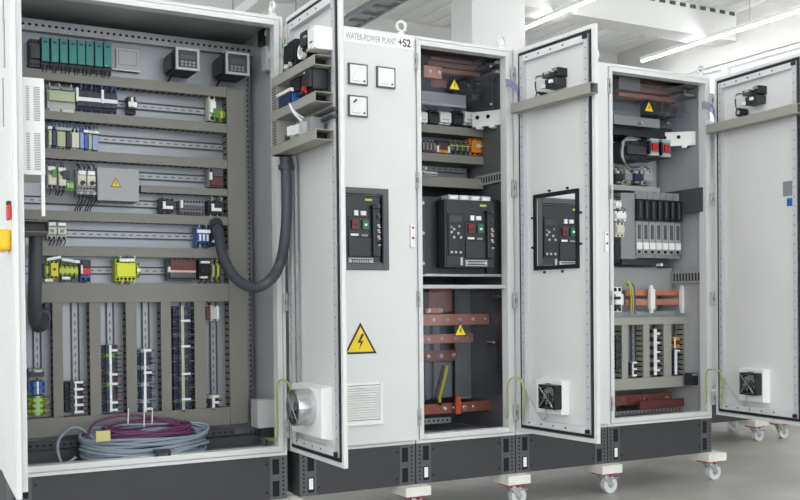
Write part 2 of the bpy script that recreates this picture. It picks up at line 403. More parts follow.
def filter_fan(F, dd, r, square=True):
    """housing with a cooling fan on the inside of a door, r: pixel box of the white housing"""
    u0, u1, z0, z1 = uz(F, r, .0); b = MB(F); uc, zc = (u0+u1)/2, (z0+z1)/2; w = (u1-u0)/2; h = (z1-z0)/2
    vs = []
    for n, k in ((-.016, 1.), (.03, .93)):
        vs += [F.p(uc-w*k, n, zc-h*k), F.p(uc+w*k, n, zc-h*k), F.p(uc+w*k, n, zc+h*k), F.p(uc-w*k, n, zc+h*k)]
    b.add(vs, [(3, 2, 1, 0), (4, 5, 6, 7)]+[(i, (i+1) % 4, 4+(i+1) % 4, 4+i) for i in range(4)], 'white')
    b.box(uc-.02, uc+.02, .03, .032, z1-.03, z1-.02, 'dark')
    ob = b.build('filter_fan', dd, .002)
    return uc, zc, w, h
def fan_blades(F, b, uc, zc, n, R, hub, bm):
    b.cyl((uc, n-.012, zc), (uc, n+.006, zc), hub, 'dark', 16)
    for k in range(7):
        a = 2*pi*k/7
        P = [(uc+hub*.9*cos(a), n-.008, zc+hub*.9*sin(a)), (uc+R*cos(a+.15), n-.01, zc+R*sin(a+.15)), (uc+R*cos(a+.75), n+.002, zc+R*sin(a+.75)), (uc+hub*.9*cos(a+.6), n+.004, zc+hub*.9*sin(a+.6))]
        vs = [F.p(*q) for q in P]+[F.p(q[0], q[1]+.002, q[2]) for q in P]
        b.add(vs, [(0, 1, 2, 3), (7, 6, 5, 4), (0, 4, 5, 1), (1, 5, 6, 2), (2, 6, 7, 3), (3, 7, 4, 0)], bm)
# square black fans on the doors of the third and fifth cabinets
for F, dd, r, rf in ((F3, d3, (540, 379, 567, 414), (535, 385, 558, 409)), (F5, d5, (742, 368, 768, 402), (738, 373, 757, 395))):
    filter_fan(F, dd, r)
    u0, u1, z0, z1 = uz(F, rf, .075); s = (z1-z0)/2; uc, zc = (u0+u1)/2, (z0+z1)/2
    b = MB(F); b.bars(uc-s, uc+s, zc-s, zc+s, .008, .03, .075, 'black'); b.box(uc-s, uc+s, .028, .036, zc-s, zc+s, 'hole')
    for i in (-1, 1):
        for j in (-1, 1): b.prism([(uc+i*s*.98, zc+j*s*.98), (uc+i*s*.98, zc+j*s*.55), (uc+i*s*.55, zc+j*s*.98)][::i*j], .066, .075, 'black')
    fan_blades(F, b, uc, zc, .055, s*.88, s*.35, 'grey')
    b.build('axial_fan', dd); g = MB(F)
    for rr in (.9, .62, .36): g.ring((uc, .0765, zc), F.n, s*rr, s*rr-.002, .002, 'steel')
    for sg in (-1, 1): g.tube([(uc-s*.85, .079, zc-sg*s*.85), (uc+s*.85, .079, zc+sg*s*.85)], .0022, 'steel')
    g.build('finger_guard', dd)
    MB(F).tube([(uc-s*.8, .04, zc-s), (uc-s*1.1, .02, zc-s-.05), (uc-s*2.2, .0, zc-s-.06), (.07, .01, zc+.02)], .003, 'lgrey').build('fan_lead', dd)
# round silver fan on the first door
r = (297, 384, 329, 436); uc, zc, w, h = filter_fan(F1, d1, r)
uf, zf = F1.inv(303, 407, .06); R = .078
b = MB(F1); b.ring((uf, .03, zf), F1.n, R, R-.005, .075, 'steel', 32); b.cyl((uf, .03, zf), (uf, .036, zf), R-.004, 'hole', 24)
fan_blades(F1, b, uf, zf, .07, R*.86, R*.36, 'zinc'); b.build('axial_fan', d1); g = MB(F1)
for rr in (.95, .6): g.ring((uf, .105, zf), F1.n, R*rr, R*rr-.0025, .003, 'steel')
for sg in (-1, 1): g.tube([(uf-R*.9*.7, .109, zf-sg*R*.95*.7), (uf+R*.9*.7, .109, zf+sg*R*.95*.7)], .0028, 'steel')
g.build('finger_guard', d1)

# closed doors of the second and fourth cabinets, with the breaker cutout and louvre
CX2 = (X0+X1)/2+.002
def closed(cab, xa, xb, xc, meters):
    F = Fr((xa, D-.022, 0), (1, 0, 0), (0, -1, 0)); w = xb-xa
    bz0, bz1 = onY(368, 270, D-.03)[1], onY(368, 188, D-.03)[1]; cx = xc-xa
    hb = (cx-.155, cx+.155, bz0+.035, bz1-.035)
    b = MB(F).plate(0, w, ZD0, ZD1, -.002, .002, 'paint', hb); b.bars(0, w, ZD0, ZD1, .004, -.018, -.002, 'paint')
    d = b.build('door', cab, 0, 'closed door')
    z = MB(F); z.bars(cx-.18, cx+.18, bz0, bz1, .03, .002, .012, 'bezel'); z.bars(cx-.158, cx+.158, bz0+.022, bz1-.022, .012, -.004, .009, 'dark'); z.build('breaker_bezel', d, .004)
    lz0, lz1 = onY(362, 425, D-.03)[1], onY(362, 383, D-.03)[1]; u1 = cx+onY(382, 404, D-.03)[0]-CX2; u0 = u1-.2
    l = MB(F); l.box(u0, u1, .002, .008, lz0, lz1, 'white'); l.box(u0+.01, u1-.012, .008, .009, lz0+.022, lz1-.01, 'grey')
    n = 14
    for k in range(n):
        zz = lz0+.026+(lz1-lz0-.038)*k/n
        l.add([F.p(u0+.01, .009, zz+.009), F.p(u1-.012, .009, zz+.009), F.p(u1-.012, .019, zz+.001), F.p(u0+.01, .019, zz+.001), F.p(u0+.01, .009, zz), F.p(u1-.012, .009, zz), F.p(u1-.012, .017, zz-.001), F.p(u0+.01, .017, zz-.001)],
              [(0, 1, 2, 3), (7, 6, 5, 4), (0, 3, 7, 4), (1, 5, 6, 2), (3, 2, 6, 7), (0, 4, 5, 1)], 'white')
    l.box(u0, u1, .008, .02, lz0, lz0+.02, 'white'); l.box(u0, u0+.01, .008, .018, lz0, lz1, 'white'); l.box(u1-.012, u1, .008, .018, lz0, lz1, 'white')
    l.build('vent_louvre', d, .001)
    for px_, py_ in ((411.5, 236),):
        uu = w-.02; zz = onY(px_, py_, D-.03)[1]
        k = MB(F); k.box(uu-.013, uu+.011, .002, .014, zz-.055, zz+.055, 'white'); k.cyl((uu, .014, zz-.01), (uu, .016, zz-.01), .006, 'dark', 10); k.box(uu-.006, uu+.006, .014, .0145, zz+.035, zz+.045, 'red'); k.build('door_lock', d, .002)
    wz0 = onY(361, 354, D-.03)[1]; wx = cx+onY(361, 338, D-.03)[0]-CX2
    warning(F, wx, wz0, .172, .002, 1, d)
    return F, d
F2, d2 = closed(c2, X0+.058, X1-.004, (X0+X1)/2+.002, True)
F4, d4 = closed(c4, X2+.003, X3-.006, (X2+X3)/2, False)
for X, cc in ((X1, c3), (X3, c5)):
    for z in (ZB+.13, ZB+.71, ZB+1.29, ZB+1.87): hinge(Fr((X+.008, D-.012, 0), (1, 0, 0), (0, -1, 0)), z, cc, n=0)
for (x0, y0, x1, y1), k in (((349, 63, 368.5, 85), 0), ((377, 66.5, 396.5, 88), 0), ((349, 95, 368.5, 117), 1)):
    x, z = onY((x0+x1)/2, (y0+y1)/2, D-.04); u = x-(X0+.058); s = .05
    q = MB(F2); q.box(u-s, u+s, .002, .014, z-s, z+s, 'bezel'); q.box(u-s*.86, u+s*.86, .014, .0145, z-s*.86, z+s*.86, 'white')
    q.box(u-s*.62, u+s*.2, .0145, .0148, z-s*.66, z-s*.62, 'textg'); q.cyl((u+s*.62, .0145, z-s*.62), (u+s*.62, .016, z-s*.62), .0055, 'dark', 10)
    q.ring((u+s*.55, .0145, z-s*.55), F2.n, s*1.05, s*1.03, .0003, 'textg') if False else None
    if k:
        q.prism([(u-s*.6, z+s*.32), (u-s*.2, z+s*.7), (u-s*.1, z+s*.55), (u-s*.45, z+s*.25)], .0145, .016, 'black')
    for j in range(9):                                 # printed scale arc
        a = rad(95+j*10); q.box(u+s*.6+cos(a)*s*1.2-.0008, u+s*.6+cos(a)*s*1.2+.0008, .0145, .0147, z-s*.6+sin(a)*s*1.2-.0025, z-s*.6+sin(a)*s*1.2+.0025, 'textg')
    q.build('panel_meter', d2, .001, 'square meter with a dark pointer showing' if k else None)
zt = ZD1-.005
q = MB(F2); q.box(.0, X1-.005-(X0+.058)-.003, .002, .0035, zt-.062, zt, 'white')
xL = onY(346, 30, D-.03)[0]-(X0+.058); xR = onY(396.5, 37, D-.03)[0]-(X0+.058)
text_into(q, 'WATER-POWER PLANT', F2, xL, zt-.049, .0045, .044, 'textg', xR-xL)
xa_, xb_ = onY(398.5, 38, D-.03)[0]-(X0+.058), onY(411, 39, D-.03)[0]-(X0+.058)
text_into(q, '+S2', F2, xa_, zt-.051, .0045, .052, 'textd', xb_-xa_, bold=.001)
q.build('lettering_strip', d2)
# stickers on the far right door
u0, u1, z0, z1 = uz(F5, (783, 181, 795, 196), -.016); MB(F5).box(u0, u1, -.016, -.015, z0, z1, 'grey').build('info_sticker', d5)
u0, u1, z0, z1 = uz(F5, (787, 198, 795, 206), -.016); MB(F5).box(u0, u1, -.016, -.015, z0, z1, 'blue').build('info_sticker', d5, label='blue sticker')
# ducts on the insides of the doors
def dduct(F, dd, p0, p1, h, nout, n0=.008, m='duct_light', n=1):
    """open-ended wiring duct along a door: p0,p1 pixels of the lower outer edge"""
    ua, za = F.inv(p0[0], p0[1], nout); ub, zb_ = F.inv(p1[0], p1[1], nout); z = (za+zb_)/2; t = .003
    b = MB(F); b.box(ua, ub, nout-t, nout, z, z+h, m); b.box(ua, ub, n0, n0+t, z, z+h, m)
    b.box(ua, ub, n0, nout, z, z+t, m); b.box(ua, ub, n0, nout, z+h-t, z+h, m); b.box(ua+.004, ub-.06, n0+.006, nout-.006, z+.006, z+h-.006, 'hole')
    b.build('wiring_duct', dd, .001); return ua, ub, z, z+h
ds = [dduct(F1, d1, (271.5, 91), (314.5, 61.5), .042, .088), dduct(F1, d1, (271.5, 127), (315, 95.5), .042, .088), dduct(F1, d1, (271.5, 158), (316, 137), .042, .088)]
ua = ds[0][0]; b = MB(F1); zz0, zz1 = ds[2][2], ds[0][3]
b.box(ua-.004, ua+.052, .008, .086, zz0+.0, zz1, 'duct_light')
for k in range(int((zz1-zz0)/.0125)): b.box(ua, ua+.05, .086, .0866, zz0+k*.0125+.003, zz0+k*.0125+.008, 'dark')
b.build('wiring_duct', d1, .001)
D3 = dduct(F3, d3, (511, 111.5), (590, 95), .05, .06)
D5 = dduct(F5, d5, (706, 134), (797, 113), .052, .06)
# perforated mounting strip on the hinge side of the first door
for F, dd in ((F1, d1),):
    MB(F).box(ua+.06, ua+.075, .0, .012, ZD0+.06, zz0-.02, 'zinc').build('mounting_strip', dd)

# ---------------------------------------------------------------- things inside the cabinets
def breaker(xc, zc, Yf, label, group='large black circuit breakers'):
    """air circuit breaker: front cover .294 x .34 at Yf, chassis behind"""
    t = thing('circuit_breaker', label, 'circuit breaker', (xc, Yf+.2, zc-.2), group)
    F = Fr((xc, Yf, zc), (1, 0, 0), (0, 1, 0)); W, H = .147, .17
    b = MB(F); b.box(-.245, .245, .09, .36, -.2, .19, 'cb1')
    for s in (-1, 1):
        b.box(s*.236, s*.262, .04, .36, -.205, .185, 'char'); b.box(s*.15, s*.236, .07, .1, -.2, .18, 'cb2')
        for k in range(3): b.cyl((s*.249, .035, -.15+k*.15), (s*.249, .04, -.15+k*.15), .008, 'zinc', 8)
    b.box(-.262, .262, .05, .1, -.215, -.2, 'zinc'); b.build('chassis', t, .003)
    b = MB(F); b.box(-W, W, .0, .09, -H, H, 'cb1'); b.box(-W+.008, W-.008, -.006, .0, .06, H-.008, 'dark'); b.box(-.03, W-.008, -.012, .0, -H+.045, -.035, 'dark'); b.box(-.03, W-.008, -.008, .0, -.035, .06, 'cb1'); b.box(-W+.008, -.03, -.004, 0, -H+.01, .06, 'cb1')
    b.build('front_cover', t, .004)
    b = MB(F); b.box(-W+.015, -.045, -.012, -.004, -.11, .1, 'black'); b.box(-W+.022, -.052, -.0135, -.012, .055, .09, 'char')
    for (u, z, m) in ((-.1, .02, 'lgrey'), (-.1, -.02, 'lgrey'), (-.075, .0, 'lgrey'), (-.07, .035, 'grey'), (-.06, -.02, 'lgrey'), (-.115, .03, 'grey'), (-.115, -.095, 'lgrey'), (-.09, -.095, 'lgrey'), (-.062, -.095, 'lgrey'), (-.115, .005, 'lgrey')):
        b.box(u-.006, u+.006, -.015, -.012, z-.006, z+.006, m)
    b.build('trip_unit', t, .001)
    MB(F).box(-.016, .02, -.02, -.006, .004, .048, 'redbtn').box(-.01, .014, -.021, -.02, .018, .03, 'dark').build('off_button', t, .003)
    MB(F).box(.04, .074, -.02, -.006, .004, .048, 'grn_btn').box(.05, .064, -.021, -.02, .02, .03, 'white').build('on_button', t, .003)
    MB(F).box(.09, .112, -.03, -.0, -.125, .12, 'black').box(.086, .116, -.034, -.0, .1, .12, 'black').build('charging_handle', t, .005)
    b = MB(F)
    for q, m in (((.0, .02, -.014, -.006, .068, .092), 'white'), ((.034, .062, -.014, -.006, .07, .09), 'white'), ((-.02, .02, -.014, -.011, -.028, -.018), 'white'), ((.035, .07, -.014, -.011, -.03, -.02), 'grey'), ((.06, .098, -.008, -.005, .14, .15), 'yterm')):
        MB(F).box(*q, m).build('indicator_window', t)
    b = MB(F); b.box(-.03, .1, -.008, -.0, -.163, -.132, 'lgrey'); b.box(-.025, .095, -.009, -.008, -.158, -.137, 'dark'); b.cyl((-.022, -.012, -.1475), (-.022, -.008, -.1475), .008, 'lgrey', 10)
    for k in range(8): b.box(-.008+k*.012, -.001+k*.012, -.0105, -.009, -.153, -.142, 'lgrey')
    b.cyl((.09, -.012, -.1475), (.09, -.008, -.1475), .008, 'lgrey', 10); b.box(-.058, -.045, -.006, -.004, -.16, -.12, 'lgrey'); b.build('name_plate', t)
    b = MB(F)
    for k, zz in enumerate((.12, .075, .025, -.0, -.03, -.06)):
        b.box(.122, .136, -.012, -.002, zz-.004, zz+.006, 'lgrey' if k > 1 else 'bezel'); b.box(.126, .14, -.013, -.002, zz-.012, zz-.006, 'lgrey' if k > 1 else 'bezel')
    b.build('key_marking', t)
    b = MB(F)
    for k in range(4): b.box(-.11+k*.065, -.052+k*.065, .02, .12, H, H+.026, 'lgrey'); b.box(-.11+k*.065+.01, -.062+k*.065, .018, .02, H+.004, H+.02, 'white')
    b.build('auxiliary_contacts', t, .002); return t
zc_ = (onY(470, 200, D)[1]+onY(470, 267.6, D)[1])/2
breaker((X0+X1)/2+.002, zc_, D-.012, 'black circuit breaker seen through the window of the closed white door with meters', None)
breaker((onY(446, 235, D)[0]+onY(495, 235, D)[0])/2-.005, zc_, D+.004, 'black circuit breaker with red and green buttons, standing open in the narrow cabinet', None)
breaker((X2+X3)/2, zc_, D-.012, 'black circuit breaker seen through the cutout of the open middle door', None)

# ---- first cabinet: mounting plate with ducts and rails
YM, YT = 4.60, 4.52
plx0 = XL+.03; plx1 = onY(250.5, 240, YM)[0]; pz0 = ZB+.06; pz1 = onY(150, 44, YM)[1]
pb = MB().box(plx0, plx1, YM, YM+.004, pz0, pz1, 'plate'); pb.box(plx1-.003, plx1, YM-.02, YM, pz0, pz1, 'plate')
for k in range(int((pz1-pz0)/.025)): pb.box(plx1-.011, plx1-.005, YM-.0008, YM, pz0+k*.025, pz0+k*.025+.012, 'hole')
plt = pb.build('mounting_plate', c1)
def duct(xa, xb, za, zb_, par=None, Y0=None, Y1=None, m='duct'):
    Y0 = YT if Y0 is None else Y0; Y1 = YM if Y1 is None else Y1; b = MB(); b.box(xa, xb, Y0, Y0+.012, za, zb_, m)
    if xb-xa > zb_-za:
        b.box(xa, xb, Y0+.012, Y1, za+.003, za+.005, m); b.box(xa, xb, Y0+.012, Y1, zb_-.005, zb_-.003, m)
        for k in range(int((xb-xa)/.03)): b.box(xa+k*.03, xa+k*.03+.008, Y0+.016, Y1-.01, za+.002, za+.0032, 'hole')
    else:
        b.box(xa+.003, xa+.005, Y0+.012, Y1, za, zb_, m); b.box(xb-.005, xb-.003, Y0+.012, Y1, za, zb_, m)
        for k in range(int((zb_-za)/.03)):
            z = za+k*.03; b.box(xb-.0032, xb-.002, Y0+.016, Y1-.01, z, z+.008, 'hole'); b.box(xa+.002, xa+.0032, Y0+.016, Y1-.01, z, z+.008, 'hole')
    return b.build('wiring_duct', par or plt, .0012)
def zav(pts, Y=YT): return sum(onY(x, y, Y)[1] for x, y in pts)/len(pts)
xR0, xR1 = onY(228.5, 240, YT)[0], onY(246.5, 240, YT)[0]; xl = onY(30, 240, YT)[0]-.03
H1 = [([(45, 71), (130, 78.5), (226, 85.5)], [(45, 81), (130, 88), (226, 96)]),
      ([(60, 112), (130, 116), (226, 121.5)], [(60, 121), (130, 126), (226, 131)]),
      ([(60, 149), (130, 155), (226, 158.5)], [(60, 158), (130, 165), (226, 167)]),
      ([(50, 210), (130, 213), (226, 217)], [(50, 221), (130, 222.5), (226, 224.5)]),
      ([(45, 245), (130, 247.6), (226, 249)], [(45, 256), (130, 257), (226, 258)]),
      ([(45, 283), (130, 283), (226, 284)], [(45, 301), (130, 302), (226, 303)])]
HZ = [(zav(b), zav(a)) for a, b in H1]
for a, b in HZ: duct(xl, xR0-.002, a, b)
z4 = (zav([(141, 193), (226, 195)]), zav([(141, 185), (226, 189)])); duct(onY(141, 190, YT)[0], xR0-.002, *z4)
zB = (zav([(60, 434), (120, 431.5), (220, 427.5)]), zav([(30, 417), (100, 413.5), (220, 411)])); duct(xl, xR0-.002, *zB)
duct(xR0, xR1, zB[0], HZ[0][1])
for a, b in ((53, 63), (90, 101), (126.5, 137), (161.5, 171.5), (195, 206)):
    duct(onY(a, 360, YT)[0], onY(b, 360, YT)[0], zB[1]+.001, HZ[5][0]-.001)
def rail(xa, xb, zc, Y=YM, par=None, vert=False):
    b = MB(); bx = (lambda a0, a1, y0, y1, c0, c1, m: b.box(c0, c1, y0, y1, a0, a1, m)) if vert else (lambda a0, a1, y0, y1, c0, c1, m: b.box(a0, a1, y0, y1, c0, c1, m))
    bx(xa, xb, Y-.003, Y-.002, zc-.0135, zc+.0135, 'rail')
    for s in (-1, 1):
        bx(xa, xb, Y-.0095, Y-.002, zc+s*.0125, zc+s*.0135, 'rail'); bx(xa, xb, Y-.0095, Y-.0083, zc+s*.0125, zc+s*.0185, 'raillip_shade')
    for k in range(int((xb-xa)/.036)): bx(xa+k*.036+.006, xa+k*.036+.024, Y-.0034, Y-.003, zc-.0025, zc+.0025, 'bezel')
    return b.build('mounting_rail', par or plt)
RZ = {1: [(150, 108), (210, 112)], 2: [(110, 140), (215, 147)], 3: [(141, 176), (205, 179.5)], 4: [(145, 204.5)], 5: [(90, 233), (190, 238)], 6: [(95, 270), (155, 271.5)]}
for k, v in RZ.items(): rail(onY(139, 180, YM)[0] if k == 3 else xl, xR0+.01, zav(v, YM))
for px_ in (37, 75, 110, 145.5, 183.5, 213): rail(zB[1]+.002, HZ[5][0]-.002, onY(px_, 350, YM)[0], vert=True)

def wires(t, F, x0, x1, z, dz, Y, n, cols, name='wiring'):
    b = MB()
    for k in range(n):
        if n <= 3 and k: b.build('wire', t); b = MB()
        x = x0+(x1-x0)*(k+.5)/n; j = random.uniform(-.006, .006); c = cols[k % len(cols)]
        b.tube([(x, Y, z), (x+j, Y-.012, z+dz*.45), (x+j*1.6, Y+.03, z+dz)], .0022, c, 6, sub=4)
    b.build('wire' if n <= 3 else name, t)
def dev(name, label, cat, r, body='grey', nose=None, n=3, tg=None, tm='white', knob=None, wu=0, wd=0, wc=('black',), Yf=None, Yb=None, group=None, extra=(), nz=(.28, .72), lift=.02, Z=None):
    """a clip-on device: body, raised nose, screw rows, label holder, leads"""
    Yf = YT-.004 if Yf is None else Yf; Yb = YM-.0096 if Yb is None else Yb
    x0, x1, z0, z1 = rect(r, Yf)
    t = thing(name, label, cat, ((x0+x1)/2, (Yf+Yb)/2, z0), group); h = z1-z0; w = x1-x0
    b = MB(); b.box(x0, x1, Yf+lift, Yb, z0, z1, body)
    for z in (z0+h*.1, z1-h*.1):
        for k in range(n):
            x = x0+w*(k+.5)/n; s = min(w/n*.32, h*.07); b.box(x-s, x+s, Yf+lift-.001, Yf+lift, z-s, z+s, 'hole')
    b.build('housing', t, .0015)
    b = MB(); b.box(x0+w*.04, x1-w*.04, Yf, Yf+lift, z0+h*nz[0], z1-h*(1-nz[1]), nose or body); b.build('front_face', t, .0015)
    if tg: b = MB(); b.box(x0+w*tg[0], x0+w*tg[2], Yf-.003, Yf+lift*.5 if nz[0] < tg[1] < nz[1] else Yf+lift, z0+h*tg[1], z0+h*tg[3], tm); b.build('label_holder', t)
    if knob: b = MB(); xk, zk = x0+w*knob[0], z0+h*knob[1]; b.cyl((xk, Yf-.012, zk), (xk, Yf, zk), min(w*.25, .012), knob[2], 12); b.box(xk-w*.3, xk+w*.3, Yf-.02, Yf-.012, zk-.003, zk+.003, knob[2]); b.build('rotary_knob', t)
    for q in extra:
        b = MB(); b.box(x0+w*q[1], x0+w*q[3], Yf-q[6] if len(q) > 6 else Yf-.004, Yf+lift, z0+h*q[2], z0+h*q[4], q[5]); b.build(q[0], t, .001)
    if wu: wires(t, None, x0, x1, z1-h*.06, .03, Yf+lift-.002, wu, wc)
    if wd: wires(t, None, x0, x1, z0+h*.06, -.03, Yf+lift-.002, wd, wc)
    return t
def strip(label, r, n, cols, vert=False, mk='white', group=None, Yf=None, Yb=None, wc=None, mpos=.5, mw=.14, ends=True, name='terminal_block', breaks=()):
    """row of slim terminals side by side with a marker strip"""
    Yf = YT+.002 if Yf is None else Yf; Yb = YM-.0096 if Yb is None else Yb; x0, x1, z0, z1 = rect(r, Yf)
    t = thing(name, label, 'terminal block', ((x0+x1)/2, (Yf+Yb)/2, z0), group or ('terminal rows on the upright rails' if vert else 'terminal rows on the level rails'))
    L0, L1, W0, W1 = (z0, z1, x0, x1) if vert else (x0, x1, z0, z1); st = (L1-L0)/n; w = W1-W0
    def bx(b, l0, l1, y0, y1, c0, c1, m): b.box(c0, c1, y0, y1, l0, l1, m) if vert else b.box(l0, l1, y0, y1, c0, c1, m)
    for k in range(n):
        b = MB(); l0 = L0+k*st+st*.06; l1 = l0+st*.88; c = cols[k % len(cols)]
        bx(b, l0, l1, Yf+.018, Yb, W0, W1, c); bx(b, l0, l1, Yf, Yf+.018, W0+w*.24, W1-w*.24, c)
        for q in (.12, .88): bx(b, l0+st*.2, l1-st*.2, Yf+.017, Yf+.018, W0+w*q-w*.05, W0+w*q+w*.05, 'hole')
        b.build('terminal', t)
    if mk:
        b = MB(); bx(b, L0, L1, Yf-.002, Yf, W0+w*(mpos-mw/2), W0+w*(mpos+mw/2), mk); b.build('marker_strip', t)
    for q in breaks: b = MB(); l = L0+(L1-L0)*q; bx(b, l-.005, l+.005, Yf-.008, Yf+.02, W0+w*(mpos-.1), W0+w*(mpos+.4), 'white'); b.build('end_clamp', t)
    if wc:
        b = MB()
        for k in range(n):
            l = L0+(k+.5)*st; c = wc[k % len(wc)]
            for s in (-1, 1):
                W = W1 if s > 0 else W0; a = (lambda q, y: (q, y, l)) if vert else (lambda q, y: (l, y, q))
                b.tube([a(W-s*w*.12, Yf+.016), a(W+s*.004, Yf+.0), a(W+s*.02, Yf+.03)], .002, c, 5, sub=3)
        b.build('wiring', t)
    return t
def tagplate(label, r, tilt=0., m='white', Yf=None):
    pass

# row above the first duct
for k, px_ in enumerate((45.6, 55, 64, 73, 81.5, 90, 99, 108)):
    dev('relay_module', 'teal relay module, %s in the row of eight at top left' % ('leftmost', 'second from the left', 'third from the left', 'fourth from the left', 'fourth from the right', 'third from the right', 'second from the right', 'rightmost')[k],
        'relay', (px_-4.1, 36.5+k*.7, px_+4.1, 68+k*.9), 'black', 'teal', 2, nz=(.22, .97), group='teal relay modules at the top left', Yf=YT-.02, wd=2, tg=(.3, .8, .7, .86), tm='dark')
dev('relay_module', 'dark wide module left of the teal relay row', 'relay', (30, 38, 40.5, 66), 'char', 'dark', 3, Yf=YT-.01)
for (r, la) in (((176, 48, 199.6, 70), 'boxy control unit with dark display, left one of the two under the roof'), ((226, 52, 249.5, 74.6), 'boxy control unit with a light frame and dark display, in the upper right corner')):
    Yf = 4.42; x0, x1, z0, z1 = rect(r, Yf); t = thing('control_unit', la, 'control unit', ((x0+x1)/2, 4.5, z0), 'boxy control units with displays')
    b = MB(); b.box(x0+.003, x1-.003, Yf+.012, YM, z0+.003, z1-.003, 'dark')
    for k in range(6): b.box(x0+.01, x1-.01, Yf+.03+k*.022, Yf+.04+k*.022, z0+.002, z0+.003, 'char')
    b.build('housing', t, .002); b = MB(); b.bars(x0, x1, z0, z1, .011, Yf, Yf+.014, 'lgrey'); b.build('front_bezel', t, .001)
    b = MB(); b.box(x0+.011, x1-.011, Yf+.006, Yf+.012, z0+.011, z1-.011, 'char'); b.box(x0+.024, x1-.02, Yf+.004, Yf+.006, z0+.05, z1-.03, 'bezel')
    for i in range(4):
        for j in range(2): b.box(x0+.024+i*.018, x0+.036+i*.018, Yf+.003, Yf+.006, z0+.018+j*.014, z0+.028+j*.014, 'grey')
    b.build('display', t); b = MB(); b.tube([(x0+.02, YM-.03, z0), (x0+.0, YM-.04, z0-.03), (x0-.01, YM-.02, z0-.06)], .004, 'black'); b.box(x0-.012, x0+.004, Yf+.05, YM-.02, z0+.01, z1-.02, 'black'); b.build('connector', t)
x0, x1, z0, z1 = rect((116, 49, 139, 72), YM-.01); b = MB(); b.box(x0, x1, YM-.012, YM, z0, z1, 'lgrey'); b.bars(x0+.01, x1-.01, z0+.03, z1-.01, .003, YM-.013, YM-.012, 'grey'); b.box(x0-.02, x1, YM-.03, YM, z0, z0+.006, 'zinc')
tag(b.build('cover_plate', None), 'light grey blank cover plate to the right of the teal relay row', 'cover plate')

# first rail
dev('controller_module', 'pale green controller module at the left end of the first rail', 'controller', (48, 86, 76, 112), 'lgrey', 'pgreen', 9, nz=(.42, .8), wu=8, wd=8, wc=('white', 'black', 'grey'),
    extra=(('terminal_connector', .05, .86, .45, .97, 'grey', -.006), ('terminal_connector', .5, .86, .92, .97, 'grey', -.006), ('terminal_connector', .05, .0, .42, .12, 'lgrey', .0), ('terminal_connector', .5, .0, .92, .12, 'cream', .0)))
strip('long black and blue terminal block with a white marker line, on the first rail', (76.5, 87, 117.5, 113.5), 20, ('dark', 'dark', 'char', 'navy'), wc=('navy', 'black', 'lblue', 'navy', 'blue'), breaks=(.02, .63))
strip('single grey terminal clamp alone on the first rail', (128.5, 96, 137, 113), 2, ('char', 'dark'), mw=.3, breaks=(.4,))
dev('relay', 'small white-topped relay at the right end of the first rail', 'relay', (210, 94, 216.5, 120), 'cream', 'white', 1, knob=None, extra=(('connector', .5, .1, 1.5, .45, 'green', .004),), wd=2, wc=('yterm', 'green'))
strip('yellow-green earth terminals beside the small white relay', (217.5, 108, 225.5, 121), 3, ('green', 'yterm'), mk=None)
# second rail
for k, (a, b_, bd_, no, la, tgm) in enumerate(((48.5, 52, 'lgrey', 'pgreen', 'narrow pale relay at the far left of the second rail', 'white'), (52.3, 56.6, 'navy', 'navy', 'dark blue relay beside the far left end of the second rail', None), (57, 66, 'lgrey', 'pgreen', 'pale green relay with silver label, left part of the second rail', 'lgrey'),
    (66.5, 71, 'dark', 'char', 'slim dark relay between the pale green and cream ones on the second rail', 'lgrey'), (71.5, 79.5, 'cream', 'cream', 'cream coloured relay near the middle of the second rail group', None), (80, 84.2, 'lblue', 'lblue', 'light blue relay on the second rail', None), (84.5, 88.2, 'navy', 'blue', 'blue relay with a white label, second rail', 'white'),
    (88.5, 92, 'lgrey', 'pgreen', 'slim pale relay between two blue ones, second rail', 'cream'), (92.4, 98.5, 'navy', 'lblue', 'blue relay at the right end of the second rail group', 'cream'))):
    y = 124.5+k*.6
    dev('relay', la, 'relay', (a, y+1, b_, y+25.5), bd_, no, 2, nz=(.2, .8), tg=(-.1, .86, 1.1, .97) if tgm else None, tm=tgm or 'white', wu=2, wd=2, wc=('navy', 'blue', 'black'), group='relays on the second rail')
dev('relay', 'small grey relay with brown base and white clip, right end of third rail', 'relay', (210, 168, 224, 186.5), 'grey', 'maroon', 3, nz=(.05, .5), extra=(('release_clip', 0, .35, .16, .75, 'white', .003), ('cover', .2, .55, .95, .95, 'bezel', .0)))
# third row, left: grey backing plate, circuit breakers, cover with sticker
x0, x1, z0, z1 = rect((46, 163, 97, 204), YM-.012); tag(MB().box(x0, x1, YM-.014, YM-.001, z0, z1, 'grey').build('backing_plate', None, .001), 'grey backing plate behind the motor breakers on the left', 'backing plate')
YB = YM-.0145
dev('circuit_breaker', 'white breaker at the far left of the motor breaker row', 'circuit breaker', (48, 166, 57, 188), 'lgrey', 'cream', 2, tg=(0, .8, .8, .98), wu=2, wd=2, Yb=YB, nz=(.15, .6), extra=(('toggle', .45, .5, .95, .85, 'green', .006),))
dev('circuit_breaker', 'white breaker with green toggle beside the lime terminal', 'circuit breaker', (58.5, 167, 66.5, 189), 'lgrey', 'cream', 2, tg=(0, .8, .9, .97), wu=2, wd=3, Yb=YB, nz=(.15, .6), extra=(('toggle', .5, .45, 1.4, .85, 'char', .006),))
strip('lime green terminal between the white breakers and the knobbed motor breakers', (67, 181, 74, 190), 3, ('lime',), mk=None, Yb=YB)
